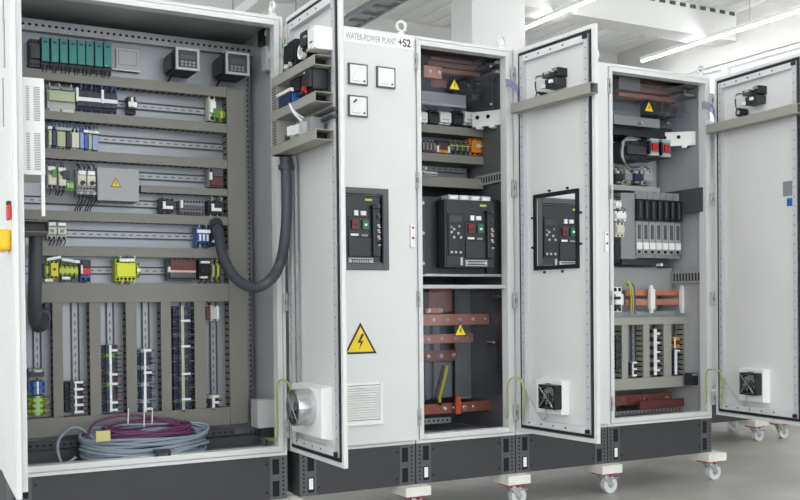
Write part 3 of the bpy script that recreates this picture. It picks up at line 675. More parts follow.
for k, (r, la) in enumerate((((77.5, 168, 86.5, 190), 'motor breaker with black rotary knob, left one of the pair'), ((87, 168.5, 96, 190.5), 'motor breaker with black rotary knob, right one, next to the grey cover'))):
    dev('motor_breaker', la, 'circuit breaker', r, 'lgrey', 'cream', 3, nz=(.2, .68), tg=(.12, .7, .9, .88), knob=(.55, .33, 'black'), wu=4, wc=('navy', 'black', 'lgrey'), Yb=YB, group='motor breakers with knobs', Yf=YT-.015)
strip('grey terminal base with hanging leads under the two motor breakers', (76.5, 190.5, 96.5, 195.5), 6, ('grey', 'lgrey'), mk=None, Yb=YB, Yf=YT-.01)
x0, x1, z0, z1 = rect((77, 188, 97, 195), YT); b = MB()
for k in range(6):
    x = x0+(x1-x0)*(k+.5)/6; b.tube([(x, YT+.005, z0+.002), (x+.002, YT-.004, z0-.02), (x-.012-.004*(k % 3), YT+.01, z0-.06), (x-.02, YT+.02, z0-.085)], .0028, 'black', 6)
tag(b.build('cable_bundle', None), 'black leads hanging below the two motor breakers', 'cable bundle')
x0, x1, z0, z1 = rect((97.5, 168.5, 139, 201), YT-.02); t = thing('terminal_cover', 'grey cover box with yellow warning triangle right of the motor breakers', 'cover', ((x0+x1)/2, YT, z0))
MB().box(x0, x1, YT-.02, YM-.001, z0, z1, 'lgrey2').build('housing', t, .002); xw, zw = onY(116, 187, YT-.022)
warning(Fr((xw, YT-.02, 0), (1, 0, 0), (0, -1, 0)), 0, zw, .047, .0, 1, t)
# fourth row
dev('contactor', 'dark contactor with white label corner, left one under the short duct', 'contactor', (161.5, 198, 175, 212.5), 'char', 'dark', 3, tg=(.1, .25, .85, .45), extra=(('label_corner', .1, .3, .3, .75, 'white', .004),), wu=2, wd=2, wc=('grey',))
dev('relay_module', 'wide grey module with a white strip on its left side, between two contactors', 'relay', (181.5, 200, 205.5, 214), 'grey', 'bezel', 8, nz=(.3, .62), extra=(('side_strip', -.03, .4, .06, .95, 'white', .002),))
dev('contactor', 'dark contactor with white label corner, at the right end under the short duct', 'contactor', (210, 200, 223.5, 216), 'char', 'dark', 3, tg=(.1, .3, .85, .5), extra=(('label_corner', .1, .3, .3, .75, 'white', .004),), wu=3, wd=4, wc=('white', 'navy'))
# fifth row
for k in range(2):
    dev('circuit_breaker', ('left', 'right')[k]+' one of two small grey breakers at the left of the fifth rail', 'circuit breaker', (47.5+k*10, 222.5+k*.3, 57+k*10, 239+k*.3), 'lgrey', 'cream', 2, tg=(.1, .82, .9, 1.0), wd=3, wc=('char',), nz=(.3, .7), extra=(('toggle', .3, .4, .7, .6, 'grey', .003),), group='two small grey breakers')
dev('contactor', 'blue contactor with white top beside the start of the looping hose', 'contactor', (197.5, 227, 210, 245.5), 'blue', 'blue', 3, tg=(0, .68, 1.05, .86), wu=3, wd=2, wc=('white', 'navy'), extra=(('label_corner', .12, .25, .28, .6, 'white', .004), ('label_corner', .42, .25, .58, .6, 'white', .004), ('label_corner', .72, .25, .88, .6, 'white', .004)))
dev('auxiliary_contact', 'dark blue contact block between the blue contactor and the hose', 'contact block', (211, 228, 216.5, 246), 'navy', 'dark', 1, extra=(('label_corner', .3, .2, .7, .35, 'white', .003),))
# sixth row
strip('yellow-green earth terminals left of the yellow relay on the sixth rail', (44.5, 263, 50, 277), 3, ('green', 'yterm'), mk=None, wc=('green', 'yterm'))
dev('safety_relay', 'narrow yellow relay at the left end of the sixth rail', 'relay', (50.5, 261, 58.8, 278.5), 'yellow', 'yellow', 2, nz=(.12, .88), knob=None, extra=(('adjuster', .35, .45, .65, .6, 'black', .002),), wu=2, wc=('black',))
strip('row of yellow-green terminals with white labels right of the narrow yellow relay', (59.5, 264, 78, 277.5), 8, ('green', 'yterm')*4, mk='yterm', mw=.3, wc=('black', 'green', 'navy'))
for k, (r, a) in enumerate((((47, 256.5, 61, 260), .12), ((62, 258.5, 73, 261.5), -.05), ((72, 260, 80, 263), -.03), ((62, 276.5, 70, 279.5), 0), ((45, 279, 53, 281.5), 0))):
    x0, x1, z0, z1 = rect(r, YT-.006); z0, z1 = (z0+z1)/2-.006, (z0+z1)/2+.006
    b = MB(); b.add([(x0, YT-.006, z0-a*.05), (x1, YT-.006, z0+a*.05), (x1, YT-.006, z1+a*.05), (x0, YT-.006, z1-a*.05)]+[(x0, YT+.004, z0-a*.05), (x1, YT+.004, z0+a*.05), (x1, YT+.004, z1+a*.05), (x0, YT+.004, z1-a*.05)],
        [(0, 1, 2, 3), (7, 6, 5, 4), (0, 4, 5, 1), (1, 5, 6, 2), (2, 6, 7, 3), (3, 7, 4, 0)], 'white'); b.box((x0+x1)/2-.003, (x0+x1)/2+.003, YT+.004, YM-.009, z0+.002, z1-.002, 'lgrey')
    tag(b.build('marker_tag', None), ('tilted white marker tag above the narrow yellow relay', 'white marker tag above the middle of the yellow-green terminals', 'white marker tag above the right end of the yellow-green terminals', 'white marker tag hanging below the yellow-green terminals', 'white marker tag at lower left of the narrow yellow relay')[k], 'marker tag', 'white marker tags on the sixth rail')
dev('contactor', 'red and blue contactor with white side strip, right of the yellow-green terminals', 'contactor', (81.5, 259.5, 91.5, 281.5), 'blue', 'red', 2, nz=(.32, .62), extra=(('side_strip', -.05, .35, .12, .75, 'white', .003), ('cover', .1, .66, .95, .98, 'dark', .0)), wd=3, wc=('navy',))
dev('safety_relay', 'large bright yellow safety relay near the middle of the sixth rail', 'relay', (116.5, 259, 136.5, 281), 'safety', 'safety', 5, nz=(.2, .8), tg=(.15, .88, .9, 1.02), wu=5, wd=5, wc=('green', 'white', 'black'), Yf=YT-.02)
strip('slim yellow-green clamp at the right side of the large yellow relay', (137, 262, 140.5, 278), 2, ('yterm', 'green'), mk='white', mw=.2)
dev('relay_module', 'wide brown-grey module with a pink stripe on the sixth rail', 'relay', (169, 259, 196.5, 280), 'bezel', 'bezel', 9, nz=(.1, .5), extra=(('stripe', .02, .36, .98, .46, 'pink', .003), ('cover', .06, .5, .98, .94, 'maroon', .0), ('side_strip', -.02, .36, .05, .62, 'white', .002)), wu=6, wc=('maroon', 'dark'))
dev('contactor', 'black contactor with white labels above and below, right part of the sixth rail', 'contactor', (200.5, 260, 210, 279), 'dark', 'black', 2, tg=(.05, .82, 1.0, .95), extra=(('label_corner', .0, .03, .75, .14, 'white', .003),), wd=2)
strip('olive green terminals at the right end of the sixth rail, under the hose', (212.5, 260, 221.5, 281), 4, ('pgreen', 'char', 'yellow', 'char'), mk=None, wc=('green', 'black'))
# upright rails at the bottom
dev('end_bracket', 'grey bracket with light corner on top of the blue terminal, first upright rail', 'bracket', (29.5, 369, 45, 380), 'grey', 'char', 1, tg=(.3, .7, .8, .95), tm='lgrey')
strip('blue terminal in the first upright rail', (29.5, 381.5, 46, 394.5), 2, ('blue',), True, mw=.12, wc=None)
strip('yellow-green earth terminals at the foot of the first upright rail', (29.5, 396, 46.5, 415.5), 7, ('green', 'yterm')*3+('green',), True, mk='lime', mw=.25, wc=('green', 'yellow', 'green'))
strip('dark terminals with white stepped markers on the second upright rail', (66, 381.5, 84, 413), 8, ('char', 'dark'), True, breaks=(.03, .25, .5, .75, .97), wc=('black', 'dark'), mpos=.55, mw=.1)
strip('long dark terminal column with a white strip on the third upright rail', (102.5, 345, 119, 412), 16, ('char', 'navy', 'bezel', 'char', 'navy', 'char', 'green'), True, breaks=(.03, .14, .42, .56, .92), wc=('navy', 'black', 'navy', 'red'), mw=.14)
strip('blue-grey terminal column with white strip on the fourth upright rail', (137.5, 348.5, 153, 412), 15, ('navy', 'char', 'cgrey', 'char'), True, breaks=(.05, .62, .97), wc=('navy', 'lblue', 'black'), mw=.12)
strip('tallest terminal column with a pale marker strip on the fifth upright rail', (175, 306, 192.5, 412), 24, ('char', 'navy', 'bezel', 'navy', 'char'), True, mk='pgreen', mpos=.45, breaks=(.12, .36, .62, .86), wc=('navy', 'black', 'cgrey'), mw=.16)
dev('relay', 'red and white relay at the top of the rightmost upright rail', 'relay', (206.5, 305, 219.5, 321), 'lgrey', 'lgrey', 2, nz=(.1, .9), extra=(('socket', -.02, .1, .3, .95, 'maroon', .003), ('release_clip', .78, .1, .95, .9, 'white', .004)), wu=2)
strip('small terminals with a yellow tip at the foot of the rightmost upright rail', (207, 395, 220, 410), 4, ('char', 'dark', 'char', 'lgrey'), True, breaks=(.5, .9), mw=.2, wc=('black', 'yellow'))
# rail behind the roof edge and perforated rails at the foot of the cabinet
def perfo(r, Yr, par, label=None, depth=.03, m='zinc', hole='hole', step=.028):
    x0, x1, z0, z1 = r; b = MB(); b.box(x0, x1, Yr, Yr+depth, z0, z1, m); zc = (z0+z1)/2
    for k in range(int((x1-x0)/step)): b.box(x0+.008+k*step, x0+.008+k*step+step*.45, Yr-.001, Yr, zc-.005, zc+.005, hole)
    return b.build('perforated_rail', par)
zt_ = zav([(150, 41), (245, 50)], 4.56); perfo((XL+.03, plx1+.02, zt_-.02, zt_+.03), 4.56, c1)
zb2 = onY(80, 443, 4.45)[1]; perfo((XL+.02, onY(235, 430, 4.45)[0], zb2-.014, zb2+.014), 4.45, c1, m='char')
MB().box(XL+.02, X0-.03, 4.5, 4.59, ZB+.006, pz0, 'bezel').build('cable_entry_plate', c1)
MB().box(XL+.02, X0-.03, 4.24, 4.44, ZB+.006, ZB+.02, 'greenplate').build('gland_plate', c1)
# slots in the roof edge
for px_ in (78, 162, 215):
    x, z = onY(px_, 0, 4.3); MB().box(x-.03, x+.03, 4.27, 4.29, ZB+HT-.012, ZB+HT-.0062, 'hole').build('roof_slot', c1)

# ---------------------------------------------------------------- hoses, cables and door equipment of the first cabinet
def px3(pts, F=None): return [V((onY(a, b, Y)[0], Y, onY(a, b, Y)[1])) for a, b, Y in pts]
def single(b, name, label, cat, group=None, bevel=0): return tag(b.build(name, None, bevel), label, cat, group)
def dpt(F, px, py, n): u, z = F.inv(px, py, n); return F.p(u, n, z)
def hose(pts, r, name, label, cat='hose', ribs=True):
    b = MB(); P = []
    for i in range(len(pts)-1):
        a, p, q, d = pts[max(i-1, 0)], pts[i], pts[i+1], pts[min(i+2, len(pts)-1)]
        for k in range(14): t = k/14; P.append(.5*((2*p)+(q-a)*t+(2*a-5*p+4*q-d)*t*t+(-a+3*p-3*q+d)*t**3))
    P.append(pts[-1])
    # resample evenly, one corrugation every 7 mm
    L = [0]
    for i in range(1, len(P)): L.append(L[-1]+(P[i]-P[i-1]).length)
    N = int(L[-1]/.0035); Q = []; j = 0
    for k in range(N+1):
        s = L[-1]*k/N
        while j < len(L)-2 and L[j+1] < s: j += 1
        Q.append(P[j].lerp(P[j+1], (s-L[j])/max(1e-6, L[j+1]-L[j])))
    n = [0]
    def rad_(t): return r*(1 if int(round(t*N)) % 2 else .93)
    b.tube(Q, rad_, 'hose', 14, world=True, sub=1)
    return b
pe = dpt(F1, 286, 163, .05); pm = dpt(F1, 287, 200, .05); pl2 = dpt(F1, 285, 238, .055)
pts = px3([(216, 224, 4.5), (219, 236, 4.44), (222, 253, 4.36), (229, 269, 4.28), (240, 282, 4.2), (254, 287.5, 4.12), (268, 282, 4.07)])+[dpt(F1, 279, 266, .07), pl2, pm, pe]
hs = thing('corrugated_hose', 'thick dark corrugated hose looping from the mounting plate up to the right-hand door', 'hose', tuple(pts[5]))
hose(pts, .0245, '', '').build('hose_body', hs)
b = MB(); d = (pts[1]-pts[0]).normalized(); b.cyl(pts[0]-d*.01, pts[0]+d*.03, .031, 'char', 16, world=True); b.build('collar', hs)
b = MB(); b.cyl(pe-V((0, 0, .03)), pe-V((0, 0, .01)), .034, 'char', 16, world=True); b.cyl(pe-V((0, 0, .01)), pe+V((0, 0, .025)), .027, 'char', 16, world=True); b.build('collar', hs)
# left door equipment
FLx = FL
MB(FL).box(.5, .562, .0, .021, ZD0+.02, ZD1-.02, 'paint').build('inner_profile', dl, .003)
uB = .44; YB_ = FL.p(uB, .05, 0).y
zb0, zb1 = onY(36, 175, YB_)[1], onY(36, 78, YB_)[1]; nB = onY(44.5, 120, YB_)[0]-FL.p(uB, 0, 0).x
t = thing('vented_module', 'tall white vented module on the inside of the left door, beside the relays', 'module', tuple(FL.p(.36, .05, zb0)))
MB(FL).box(.2, uB, .008, nB, zb0, zb1, 'white').build('housing', t, .002)
for j, (p0, p1) in enumerate(((.33, .44), (.58, .78))):
    for (q0, q1) in ((.05, .43), (.56, .9)):
        b = MB(FL); k = 0
        while zb0+(zb1-zb0)*q0+k*.0062 < zb0+(zb1-zb0)*q1:
            z = zb0+(zb1-zb0)*q0+k*.0062; b.box(uB, uB+.0007, .008+nB*p0, .008+nB*p1, z, z+.003, 'grey'); k += 1
        b.build('vent_slots', t)
MB(FL).box(uB-.02, uB, nB-.014, nB-.002, onY(42, 216, YB_)[1], zb0, 'white').build('bracket', t)
zt0 = onY(38, 232, YB_)[1]
b = MB(FL); nT = nB+.012; b.box(.12, uB-.01, .008, nT, zt0, zt0+.003, 'duct'); b.box(.12, uB-.01, nT-.003, nT, zt0, zt0+.042, 'duct'); b.box(.12, uB-.01, .008, nT, zt0+.039, zt0+.042, 'duct'); b.box(.12, uB-.06, .012, nT-.004, zt0+.004, zt0+.038, 'dark'); b.build('wiring_duct', dl, .001)
P = px3([(36, 231, 3.98), (35.5, 250, 3.98), (35, 285, 3.99), (34.5, 308, 4.03), (36, 322, 4.12), (40, 326, 4.28), (43, 318, 4.46)])
hs = thing('corrugated_hose', 'dark corrugated hose hanging straight down beside the left door', 'hose', tuple(P[3])); hose(P, .0265, '', '').build('hose_body', hs)
b = MB(); b.cyl(P[-1]-V((0, .0, 0)), P[-1]+V((0, .04, .0)), .034, 'char', 16, world=True); b.build('collar', hs)
strip('navy terminal clamps where the left hose meets the upright rail', (43, 303, 52, 330), 5, ('navy', 'char'), True, mk=None, wc=('navy', 'black'))
b = MB(FL); z0 = onY(5, 253, 3.85)[1]; z1 = onY(5, 233, 3.85)[1]; b.box(.36, .54, -.085, -.02, z0, z1, 'yhandle'); b.build('door_handle', dl, .012, 'yellow handle')
b = MB(FL); zr = onY(13, 215, 3.8)[1]; b.box(.5, .57, -.034, -.02, zr-.03, zr+.02, 'red'); b.box(.52, .55, -.036, -.02, zr+.02, zr+.035, 'dark'); b.build('lock_tab', dl, .004, 'red tab')
b = MB(FL)
for (a0, a1, zz0, zz1) in ((.34, .37, 2.06, 2.33), (.36, .39, 1.92, 2.09), (.28, .3, 1.72, 1.9)): b.box(a0, a1, -.024, -.02, zz0, zz1, 'lgrey2')
b.build('locking_strip', dl, .002)

# devices standing on the ducts of the right-hand door
def ddev(F, r, n0, n1, name, label, cat, m, parts=(), group=None, du=0, dn=.0):
    u0, u1, z0, z1 = uz(F, r, n1); t = thing(name, label, cat, tuple(F.p((u0+u1)/2, (n0+n1)/2, z0)), group)
    MB(F).box(u0, u1, n0, n1-.008, z0, z1, m).build('housing', t, .002)
    for q in parts:
        nm, a0, c0, a1, c1, mm, e = q; b = MB(F); b.box(u0+(u1-u0)*a0, u0+(u1-u0)*a1, n1-.008, n1+e, z0+(z1-z0)*c0, z0+(z1-z0)*c1, mm); b.build(nm, t, .001)
    return t
ddev(F1, (307.5, 27, 314.5, 50), .008, .088, 'power_supply', 'large white power supply with a reddish mark on the topmost door duct', 'power supply', 'white', (('front_face', .02, .04, .98, .98, 'white', .0), ('terminal_strip', .0, .0, .7, .1, 'pgreen', .006), ('rating_mark', .3, .3, .7, .38, 'maroon', .001)))
ddev(F1, (300, 30, 307.5, 50), .008, .088, 'relay', 'black relay next to the white power supply on the door', 'relay', 'black', (('front_face', .1, .2, .9, .9, 'dark', .004), ('indicator_lamp', .6, .55, .9, .65, 'pgreen', .006)))
ddev(F1, (283.5, 41, 293.5, 66), .008, .088, 'relay', 'wide black relay with white tabs near the hinge, on the topmost door duct', 'relay', 'black', (('front_face', .1, .15, .95, .85, 'black', .004), ('connector', .15, -.05, .35, .1, 'white', .006), ('connector', .55, -.05, .7, .12, 'lgrey', .006), ('indicator_lamp', .1, .85, .25, .95, 'lime', .006)))
u, z = F1.inv(300, 52, .08); b = MB(F1); b.ring((u, .06, z), F1.n, .03, .018, .02, 'white'); b.cyl((u, .008, z), (u, .07, z), .019, 'dark', 16); b.cyl((u, .07, z), (u, .078, z), .008, 'lgrey', 12)
single(b, 'cable_gland', 'round white ring gland in front of the relays on the topmost door duct', 'cable gland')
# grey window duct above the upper door shelf, wires
ddev(F1, (290, 74, 301, 96), .008, .07, 'relay', 'dark relay between the first and second door ducts', 'relay', 'char', (('front_face', .1, .2, .9, .8, 'black', .003),))
ddev(F1, (303, 68, 311, 90), .008, .085, 'relay', 'black relay with green lamp above the second door duct', 'relay', 'black', (('front_face', .1, .1, .9, .9, 'dark', .003), ('indicator_lamp', .2, .78, .32, .86, 'lime', .005), ('connector', .05, .0, .3, .2, 'red', .01)))
ddev(F1, (279, 92, 291, 108), .008, .085, 'relay', 'blue relay with a white cap tilted above the second door duct', 'relay', 'blue', (('front_face', .05, .1, .95, .8, 'navy', .004), ('cap', -.1, .85, 1.1, 1.05, 'white', .008)))
ddev(F1, (288, 124, 299, 141), .008, .08, 'terminal_block', 'white connector cluster above the lowest door duct', 'terminal block', 'lgrey', (('connector', .0, .4, .4, .95, 'white', .005), ('connector', .5, .3, .95, .85, 'white', .008)))
ddev(F1, (300, 118, 309, 136), .008, .075, 'terminal_block', 'grey connector cluster beside the white one above the lowest door duct', 'terminal block', 'grey', (('connector', .1, .1, .6, .8, 'lgrey', .008),))
ddev(F1, (276, 133, 291, 150), .008, .045, 'relay', 'navy relay at hinge end above the lowest door duct', 'relay', 'navy', (('front_face', .1, .2, .9, .8, 'char', .003),))
u0, u1, z0, z1 = uz(F1, (314, 111, 334, 121), .02); b = MB(F1)
for s in (0, 1): b.box(u0, u1, .008, .022, z0+s*(z1-z0)*.7, z0+(z1-z0)*(.3+s*.7), 'char')
b.build('mounting_rail', d1)
for k, (cl, A, B_, C_, la) in enumerate((('white', (287, 94), (293, 111), (303, 122), 'white ribbon cable curving between the second and third door ducts'), ('red', (305, 80), (306, 92), (307, 98), 'red wires dropping into the second door duct'), ('white', (287, 100), (295, 112), (304, 118), 'white lead beside the ribbon cable on the door'))):
    b = MB(); b.tube([dpt(F1, *A, .07), dpt(F1, *B_, .09), dpt(F1, *C_, .06)], .006 if k == 0 else .0035, cl, 8, world=True); single(b, 'cable', la, 'cable')
# small dark device and white connectors on the right side wall
for (r, Y, m, la, sub) in (((262, 27, 271, 45), 4.4, 'black', 'small black device with white lamp on the side wall under the roof corner', 'white'), ((266, 46, 272.5, 70), 4.32, 'lgrey', 'white connector strip below the black device on the side wall', 'white')):
    x0, x1, z0, z1 = rect(r, Y); x1 = X0-.012; t = thing('door_switch' if m == 'black' else 'connector_strip', la, 'switch' if m == 'black' else 'connector', (x0, Y, z0))
    MB().box(x0, x1, Y, Y+.06, z0, z1, m).build('housing', t, .003); MB().box(x0+.012, x0+.03, Y-.008, Y, z0+(z1-z0)*.5, z0+(z1-z0)*.75, sub).build('indicator_lamp', t)
# heater box low on the side wall
x0, x1, z0, z1 = rect((257.5, 400, 274, 428), 4.33); t = thing('heater_box', 'light grey box with dark socket low on the right side wall', 'box', ((x0+x1)/2, 4.38, z0-.03))
MB().box(x0, X0-.012, 4.33, 4.42, z0, z1, 'lgrey').build('housing', t, .003); MB().box(x0+.025, X0-.014, 4.34, 4.41, z0-.045, z0, 'dark').build('socket', t, .002)
b = MB(); b.tube([V((x0+.05, 4.37, z0-.045)), V((x0+.055, 4.36, z0-.08)), V((x0+.02, 4.36, z0-.1))], .006, 'dark', 8, world=True); b.build('supply_lead', t)
def earth(pts, label, r=.0045, m='earth'):
    b = MB(); b.tube(pts, r, m, 8, world=True); return single(b, 'earth_cable', label, 'cable')
def earthmat():
    M = mat('earth', 'b9c94a', .5); nt = M.node_tree; b = nt.nodes['Principled BSDF']; tc = nt.nodes.new('ShaderNodeTexCoord'); w = nt.nodes.new('ShaderNodeTexWave'); w.bands_direction = 'Z'; w.inputs['Scale'].default_value = 45
    r = nt.nodes.new('ShaderNodeValToRGB'); r.color_ramp.interpolation = 'CONSTANT'; r.color_ramp.elements[0].color = lin('86a84a'); r.color_ramp.elements[1].position = .5; r.color_ramp.elements[1].color = lin('d3d070')
    nt.links.new(tc.outputs['Object'], w.inputs['Vector']); nt.links.new(w.outputs['Fac'], r.inputs['Fac']); nt.links.new(r.outputs['Color'], b.inputs['Base Color'])
earthmat()
earth(px3([(262, 436, 4.4), (271, 440, 4.28), (276.5, 436, 4.2), (277, 410, 4.2), (277.5, 386, 4.19), (281, 380, 4.16)])+[dpt(F1, 288, 383, .03), dpt(F1, 293, 396, .03), dpt(F1, 294, 420, .02)], 'yellow-green earth cable at the hinge of the wide cabinet, beside the round fan')
for Fq, dq, c, la in ((F3, d3, 509, 'yellow-green earth cable at the hinge of the door with the cutout'), (F5, d5, 708, 'yellow-green earth cable at the hinge of the far right door')):
    oy = 0 if c == 509 else -14; yb = 428+oy
    earth(px3([(c-4, yb-7, 4.3), (c-1.5, yb-12, 4.2), (c-1.5, yb-40, 4.18), (c+3, 378+oy*.6, 4.13)])+[dpt(Fq, c+12, 380+oy*.6, .03), dpt(Fq, c+15, 398+oy, .03), dpt(Fq, c+14, 418+oy, .02)], la)
# cable coils on the cabinet floor
def coil(name, label, n, m, xc, yc, z0, a, bb, r, hh, seed, tilt, cat='cable coil'):
    rnd = random.Random(seed); t = thing(name, label, cat, (xc, yc, z0))
    for k in range(n):
        j = rnd.uniform(-1, 1); aa, b2 = a*(1+.07*j), bb*(1+.12*rnd.uniform(-1, 1)); ph = rnd.uniform(0, 6); pts = []
        for i in range(40):
            q = 2*pi*i/39*.985; zz = z0+r+hh*(k/n)+tilt*(1+sin(q))*.5*(.6+.5*k/n)+.006*sin(3*q+ph)
            pts.append(V((xc+aa*cos(q)+.01*j, min(yc+b2*sin(q), 4.495), zz)))
        b = MB(); b.tube(pts, r, m, 8, world=True, sub=1); b.build('cable_loop', t)
    return t
xc = (onY(68, 440, 4.35)[0]+onY(204, 440, 4.35)[0])/2
coil('cable_coil', 'large coil of grey-blue cable lying on the floor of the wide cabinet', 13, 'cgrey', xc+.03, 4.365, ZB+.02, .27, .105, .0065, .085, 3, .05)
coil('cable_coil', 'coil of violet cable lying on top of the grey coil', 7, 'cviolet', xc+.05, 4.39, ZB+.105, .19, .08, .0055, .03, 5, .035)
b = MB(); b.tube([V((xc-.27, 4.32, ZB+.05)), V((xc-.33, 4.3, ZB+.03)), V((xc-.34, 4.33, ZB+.12)), V((xc-.26, 4.38, ZB+.17)), V((xc-.17, 4.36, ZB+.1)), V((xc-.12, 4.28, ZB+.04))], .006, 'cgrey', 8, world=True)
single(b, 'cable', 'loose grey cable loop springing up at the left of the coil', 'cable')
b = MB(); b.tube([V((xc-.22, 4.34, ZB+.13)), V((xc-.16, 4.44, ZB+.18)), V((xc-.02, 4.46, ZB+.2)), V((xc+.14, 4.45, ZB+.17)), V((xc+.28, 4.4, ZB+.09))], .006, 'cviolet', 8, world=True)
single(b, 'cable', 'loose violet cable arching over the back of the coils', 'cable')
x, z = onY(103, 436, 4.25); b = MB(); b.box(x-.03, x+.03, 4.245, 4.252, z-.022, z+.022, 'tapey'); single(b, 'cable_tag', 'pale yellow tag wrapped round the grey coil', 'tag')

for (a, c, e, la) in ((128, 408, 424, 'left'), (144, 380, 427, 'middle, longest'), (152, 408, 424, 'right')):
    b = MB(); p = px3([(a, e, 4.3), (a+.5, c, 4.3)]); b.tube(p, .0022, 'white', 6, world=True, sub=1); single(b, 'cable_tie', 'white cable tie end sticking up from the coils, %s' % la, 'cable tie', 'white cable ties on the coils')
x, z = onY(163, 453, D-.01); b = MB(); b.box(x-.032, x+.032, D-.014, D+.03, z-.003, z+.012, 'black'); b.box(x-.032, x-.02, D-.018, D-.01, z-.012, z+.004, 'black'); b.box(x+.02, x+.032, D-.018, D-.01, z-.012, z+.004, 'black'); single(b, 'edge_clip', 'small black clip on the bottom frame edge in front of the coils', 'clip')

# devices on the middle and right doors
def gadget(F, cx, cy, s, la):
    u, z = F.inv(cx, cy, .03); t = thing('control_block', la, 'contact block', tuple(F.p(u, .0, z-.06)))
    b = MB(F)
    for (a, c, w_, h_, n1, m) in ((.02, .0, .09, .045, .05, 'dark'), (-.01, .045, .05, .03, .06, 'bezel'), (.055, .05, .035, .045, .045, 'black')): b.box(u+(a-w_/2)*s, u+(a+w_/2)*s, -.016, n1, z+(c-h_/2)*s, z+(c+h_/2)*s, m)
    b.build('contact_element', t, .003)
    for (a, c, w_, h_, m) in ((-.0, .052, .03, .01, 'lgrey'), (.03, .005, .02, .016, 'white'), (-.03, -.01, .022, .018, 'white'), (.055, .06, .02, .012, 'grey')): MB(F).box(u+(a-w_/2)*s, u+(a+w_/2)*s, .045, .063, z+(c-h_/2)*s, z+(c+h_/2)*s, m).build('connector', t)
    b = MB(F); b.cyl((u-.075*s, .0, z-.05*s), (u-.075*s, .05, z-.05*s), .024*s, 'black', 16); b.cyl((u-.075*s, .05, z-.05*s), (u-.075*s, .052, z-.05*s), .012*s, 'lgrey', 12); b.build('lock_cylinder', t)
    b = MB(F)
    for k in range(3): b.tube([(u-.02*s, .04, z+.04*s), (u-.09*s-k*.008, .05, z+.05*s-k*.01), (u-.1*s, .04, z-.03*s), (u-.06*s, .03, z-.07*s)], .0035, ('dark', 'lgrey', 'white')[k], 6)
    b.build('wiring', t); return t
gadget(F3, 551, 84, .95, 'dark contact block with wire loops above the duct of the middle door')
gadget(F5, 751, 101, 1.0, 'dark contact block with wire loops above the duct of the far right door')
mat('violetw', '8a83b8', .5)
for Fq, c, cy, la in ((F3, 508, 84, 'violet-grey wires bridging the hinge of the middle door'), (F5, 705, 106, 'violet-grey wires bridging the hinge of the far right door')):
    b = MB()
    for k in range(4): b.tube([V((onY(c-4, cy+k*2, 4.3)[0], 4.3, onY(c-4, cy+k*2, 4.3)[1]))]+px3([(c-2, cy-4+k*2, 4.2), (c+3, cy-3+k*2, 4.14)])+[dpt(Fq, c+9, cy+3+k*2, .03), dpt(Fq, c+10, cy+20, .02)], .003, 'violetw', 6, world=True)
    single(b, 'cable_bundle', la, 'cable bundle')

# ---------------------------------------------------------------- narrow cabinet with copper bars
Y3 = 4.5
def busbar(cab, r, Y, th, m='copper', bolts=0, label=None, bx0=.15, bx1=.9, xs=None):
    x0, x1, z0, z1 = rect(r, Y)
    if xs is not None: x0 = xs
    o = MB().box(x0, x1, Y, Y+th, z0, z1, m).build('busbar', cab, .0012, label)
    for k in range(bolts):
        x = x0+(x1-x0)*(bx0+(bx1-bx0)*k/max(1, bolts-1)); b = MB(); zc = (z0+z1)/2
        b.cyl((x, Y-.003, zc), (x, Y, zc), .011, 'steel', 12); b.cyl((x, Y-.013, zc), (x, Y-.003, zc), .008, 'steel', 6); b.build('bolt', o)
    return o
def pbox(par, name, r, Y, dep, m, bevel=.001, xr=None, label=None):
    x0, x1, z0, z1 = rect(r, Y); x1 = xr if xr is not None else x1
    return MB().box(x0, x1, Y, Y+dep, z0, z1, m).build(name, par, bevel, label)
L3, R3 = X1+.012, X2-.012
for r, Y in (((431, 58, 478, 62.5), 4.5), ((428, 64, 479, 68), 4.47), ((425, 69.5, 480, 73.5), 4.44)): busbar(c3, r, Y, .05)
for r in ((424, 66, 442, 78),): busbar(c3, r, 4.34, .012, bolts=2, bx0=.3, bx1=.8)
busbar(c3, (431, 80, 447, 87), 4.4, .01, 'copper_dk')
for z_, y_ in ((0, 62), (1, 71), (2, 80)):
    x, z = onY(486, y_, 4.42); b = MB(); b.box(R3-.05, R3, 4.26, 4.7, z, z+.016, 'grey'); b.build('support_rail', c3)
pbox(c3, 'insulating_plate', (422, 93, 466, 106), 4.4, .01, 'lgrey2', xr=None)
pbox(c3, 'insulating_plate', (450, 76, 505, 110), 4.7, .01, 'dark')
for r, m in (((466, 82, 472, 100), 'char'), ((474, 80, 486, 99), 'bezel'), ((455, 82, 460, 95), 'char')):
    dev('fuse_holder', {'466': 'slim dark fuse holder left of the larger one near the roof of the narrow cabinet', '474': 'grey fuse holder near the roof of the narrow cabinet', '455': 'slim dark fuse holder behind the upper warning triangle'}[str(r[0])], 'fuse holder', r, m, 'dark', 1, Yf=4.46, Yb=4.69, lift=.02, extra=(('contact', .3, .7, .7, .85, 'steel', .004),))
for px_, py_, m in ((487, 78, 'copper'), (492, 82.5, 'white'), (484, 88, 'steel'), (497, 84, 'copper')):
    x, z = onY(px_, py_, 4.5); MB().cyl((x, 4.49, z), (x, 4.6, z), .009, m, 10).box(x-.015, x+.015, 4.52, 4.7, z-.02, z+.02, 'black').build('standoff', c3)
for r, Y, h in (((422, 126.5, 483, 134.5), 4.46, 0), ((422, 154.5, 483.5, 162.5), 4.46, 0), ((422, 177.5, 483.5, 187.5), 4.44, 0)):
    x0, x1, z0, z1 = rect(r, Y); duct(L3, min(x1, R3), z0, z1, c3, Y, 4.6)
pbox(c3, 'mounting_plate', (422, 105, 484, 190), 4.6, .003, 'plate', xr=R3-.02)
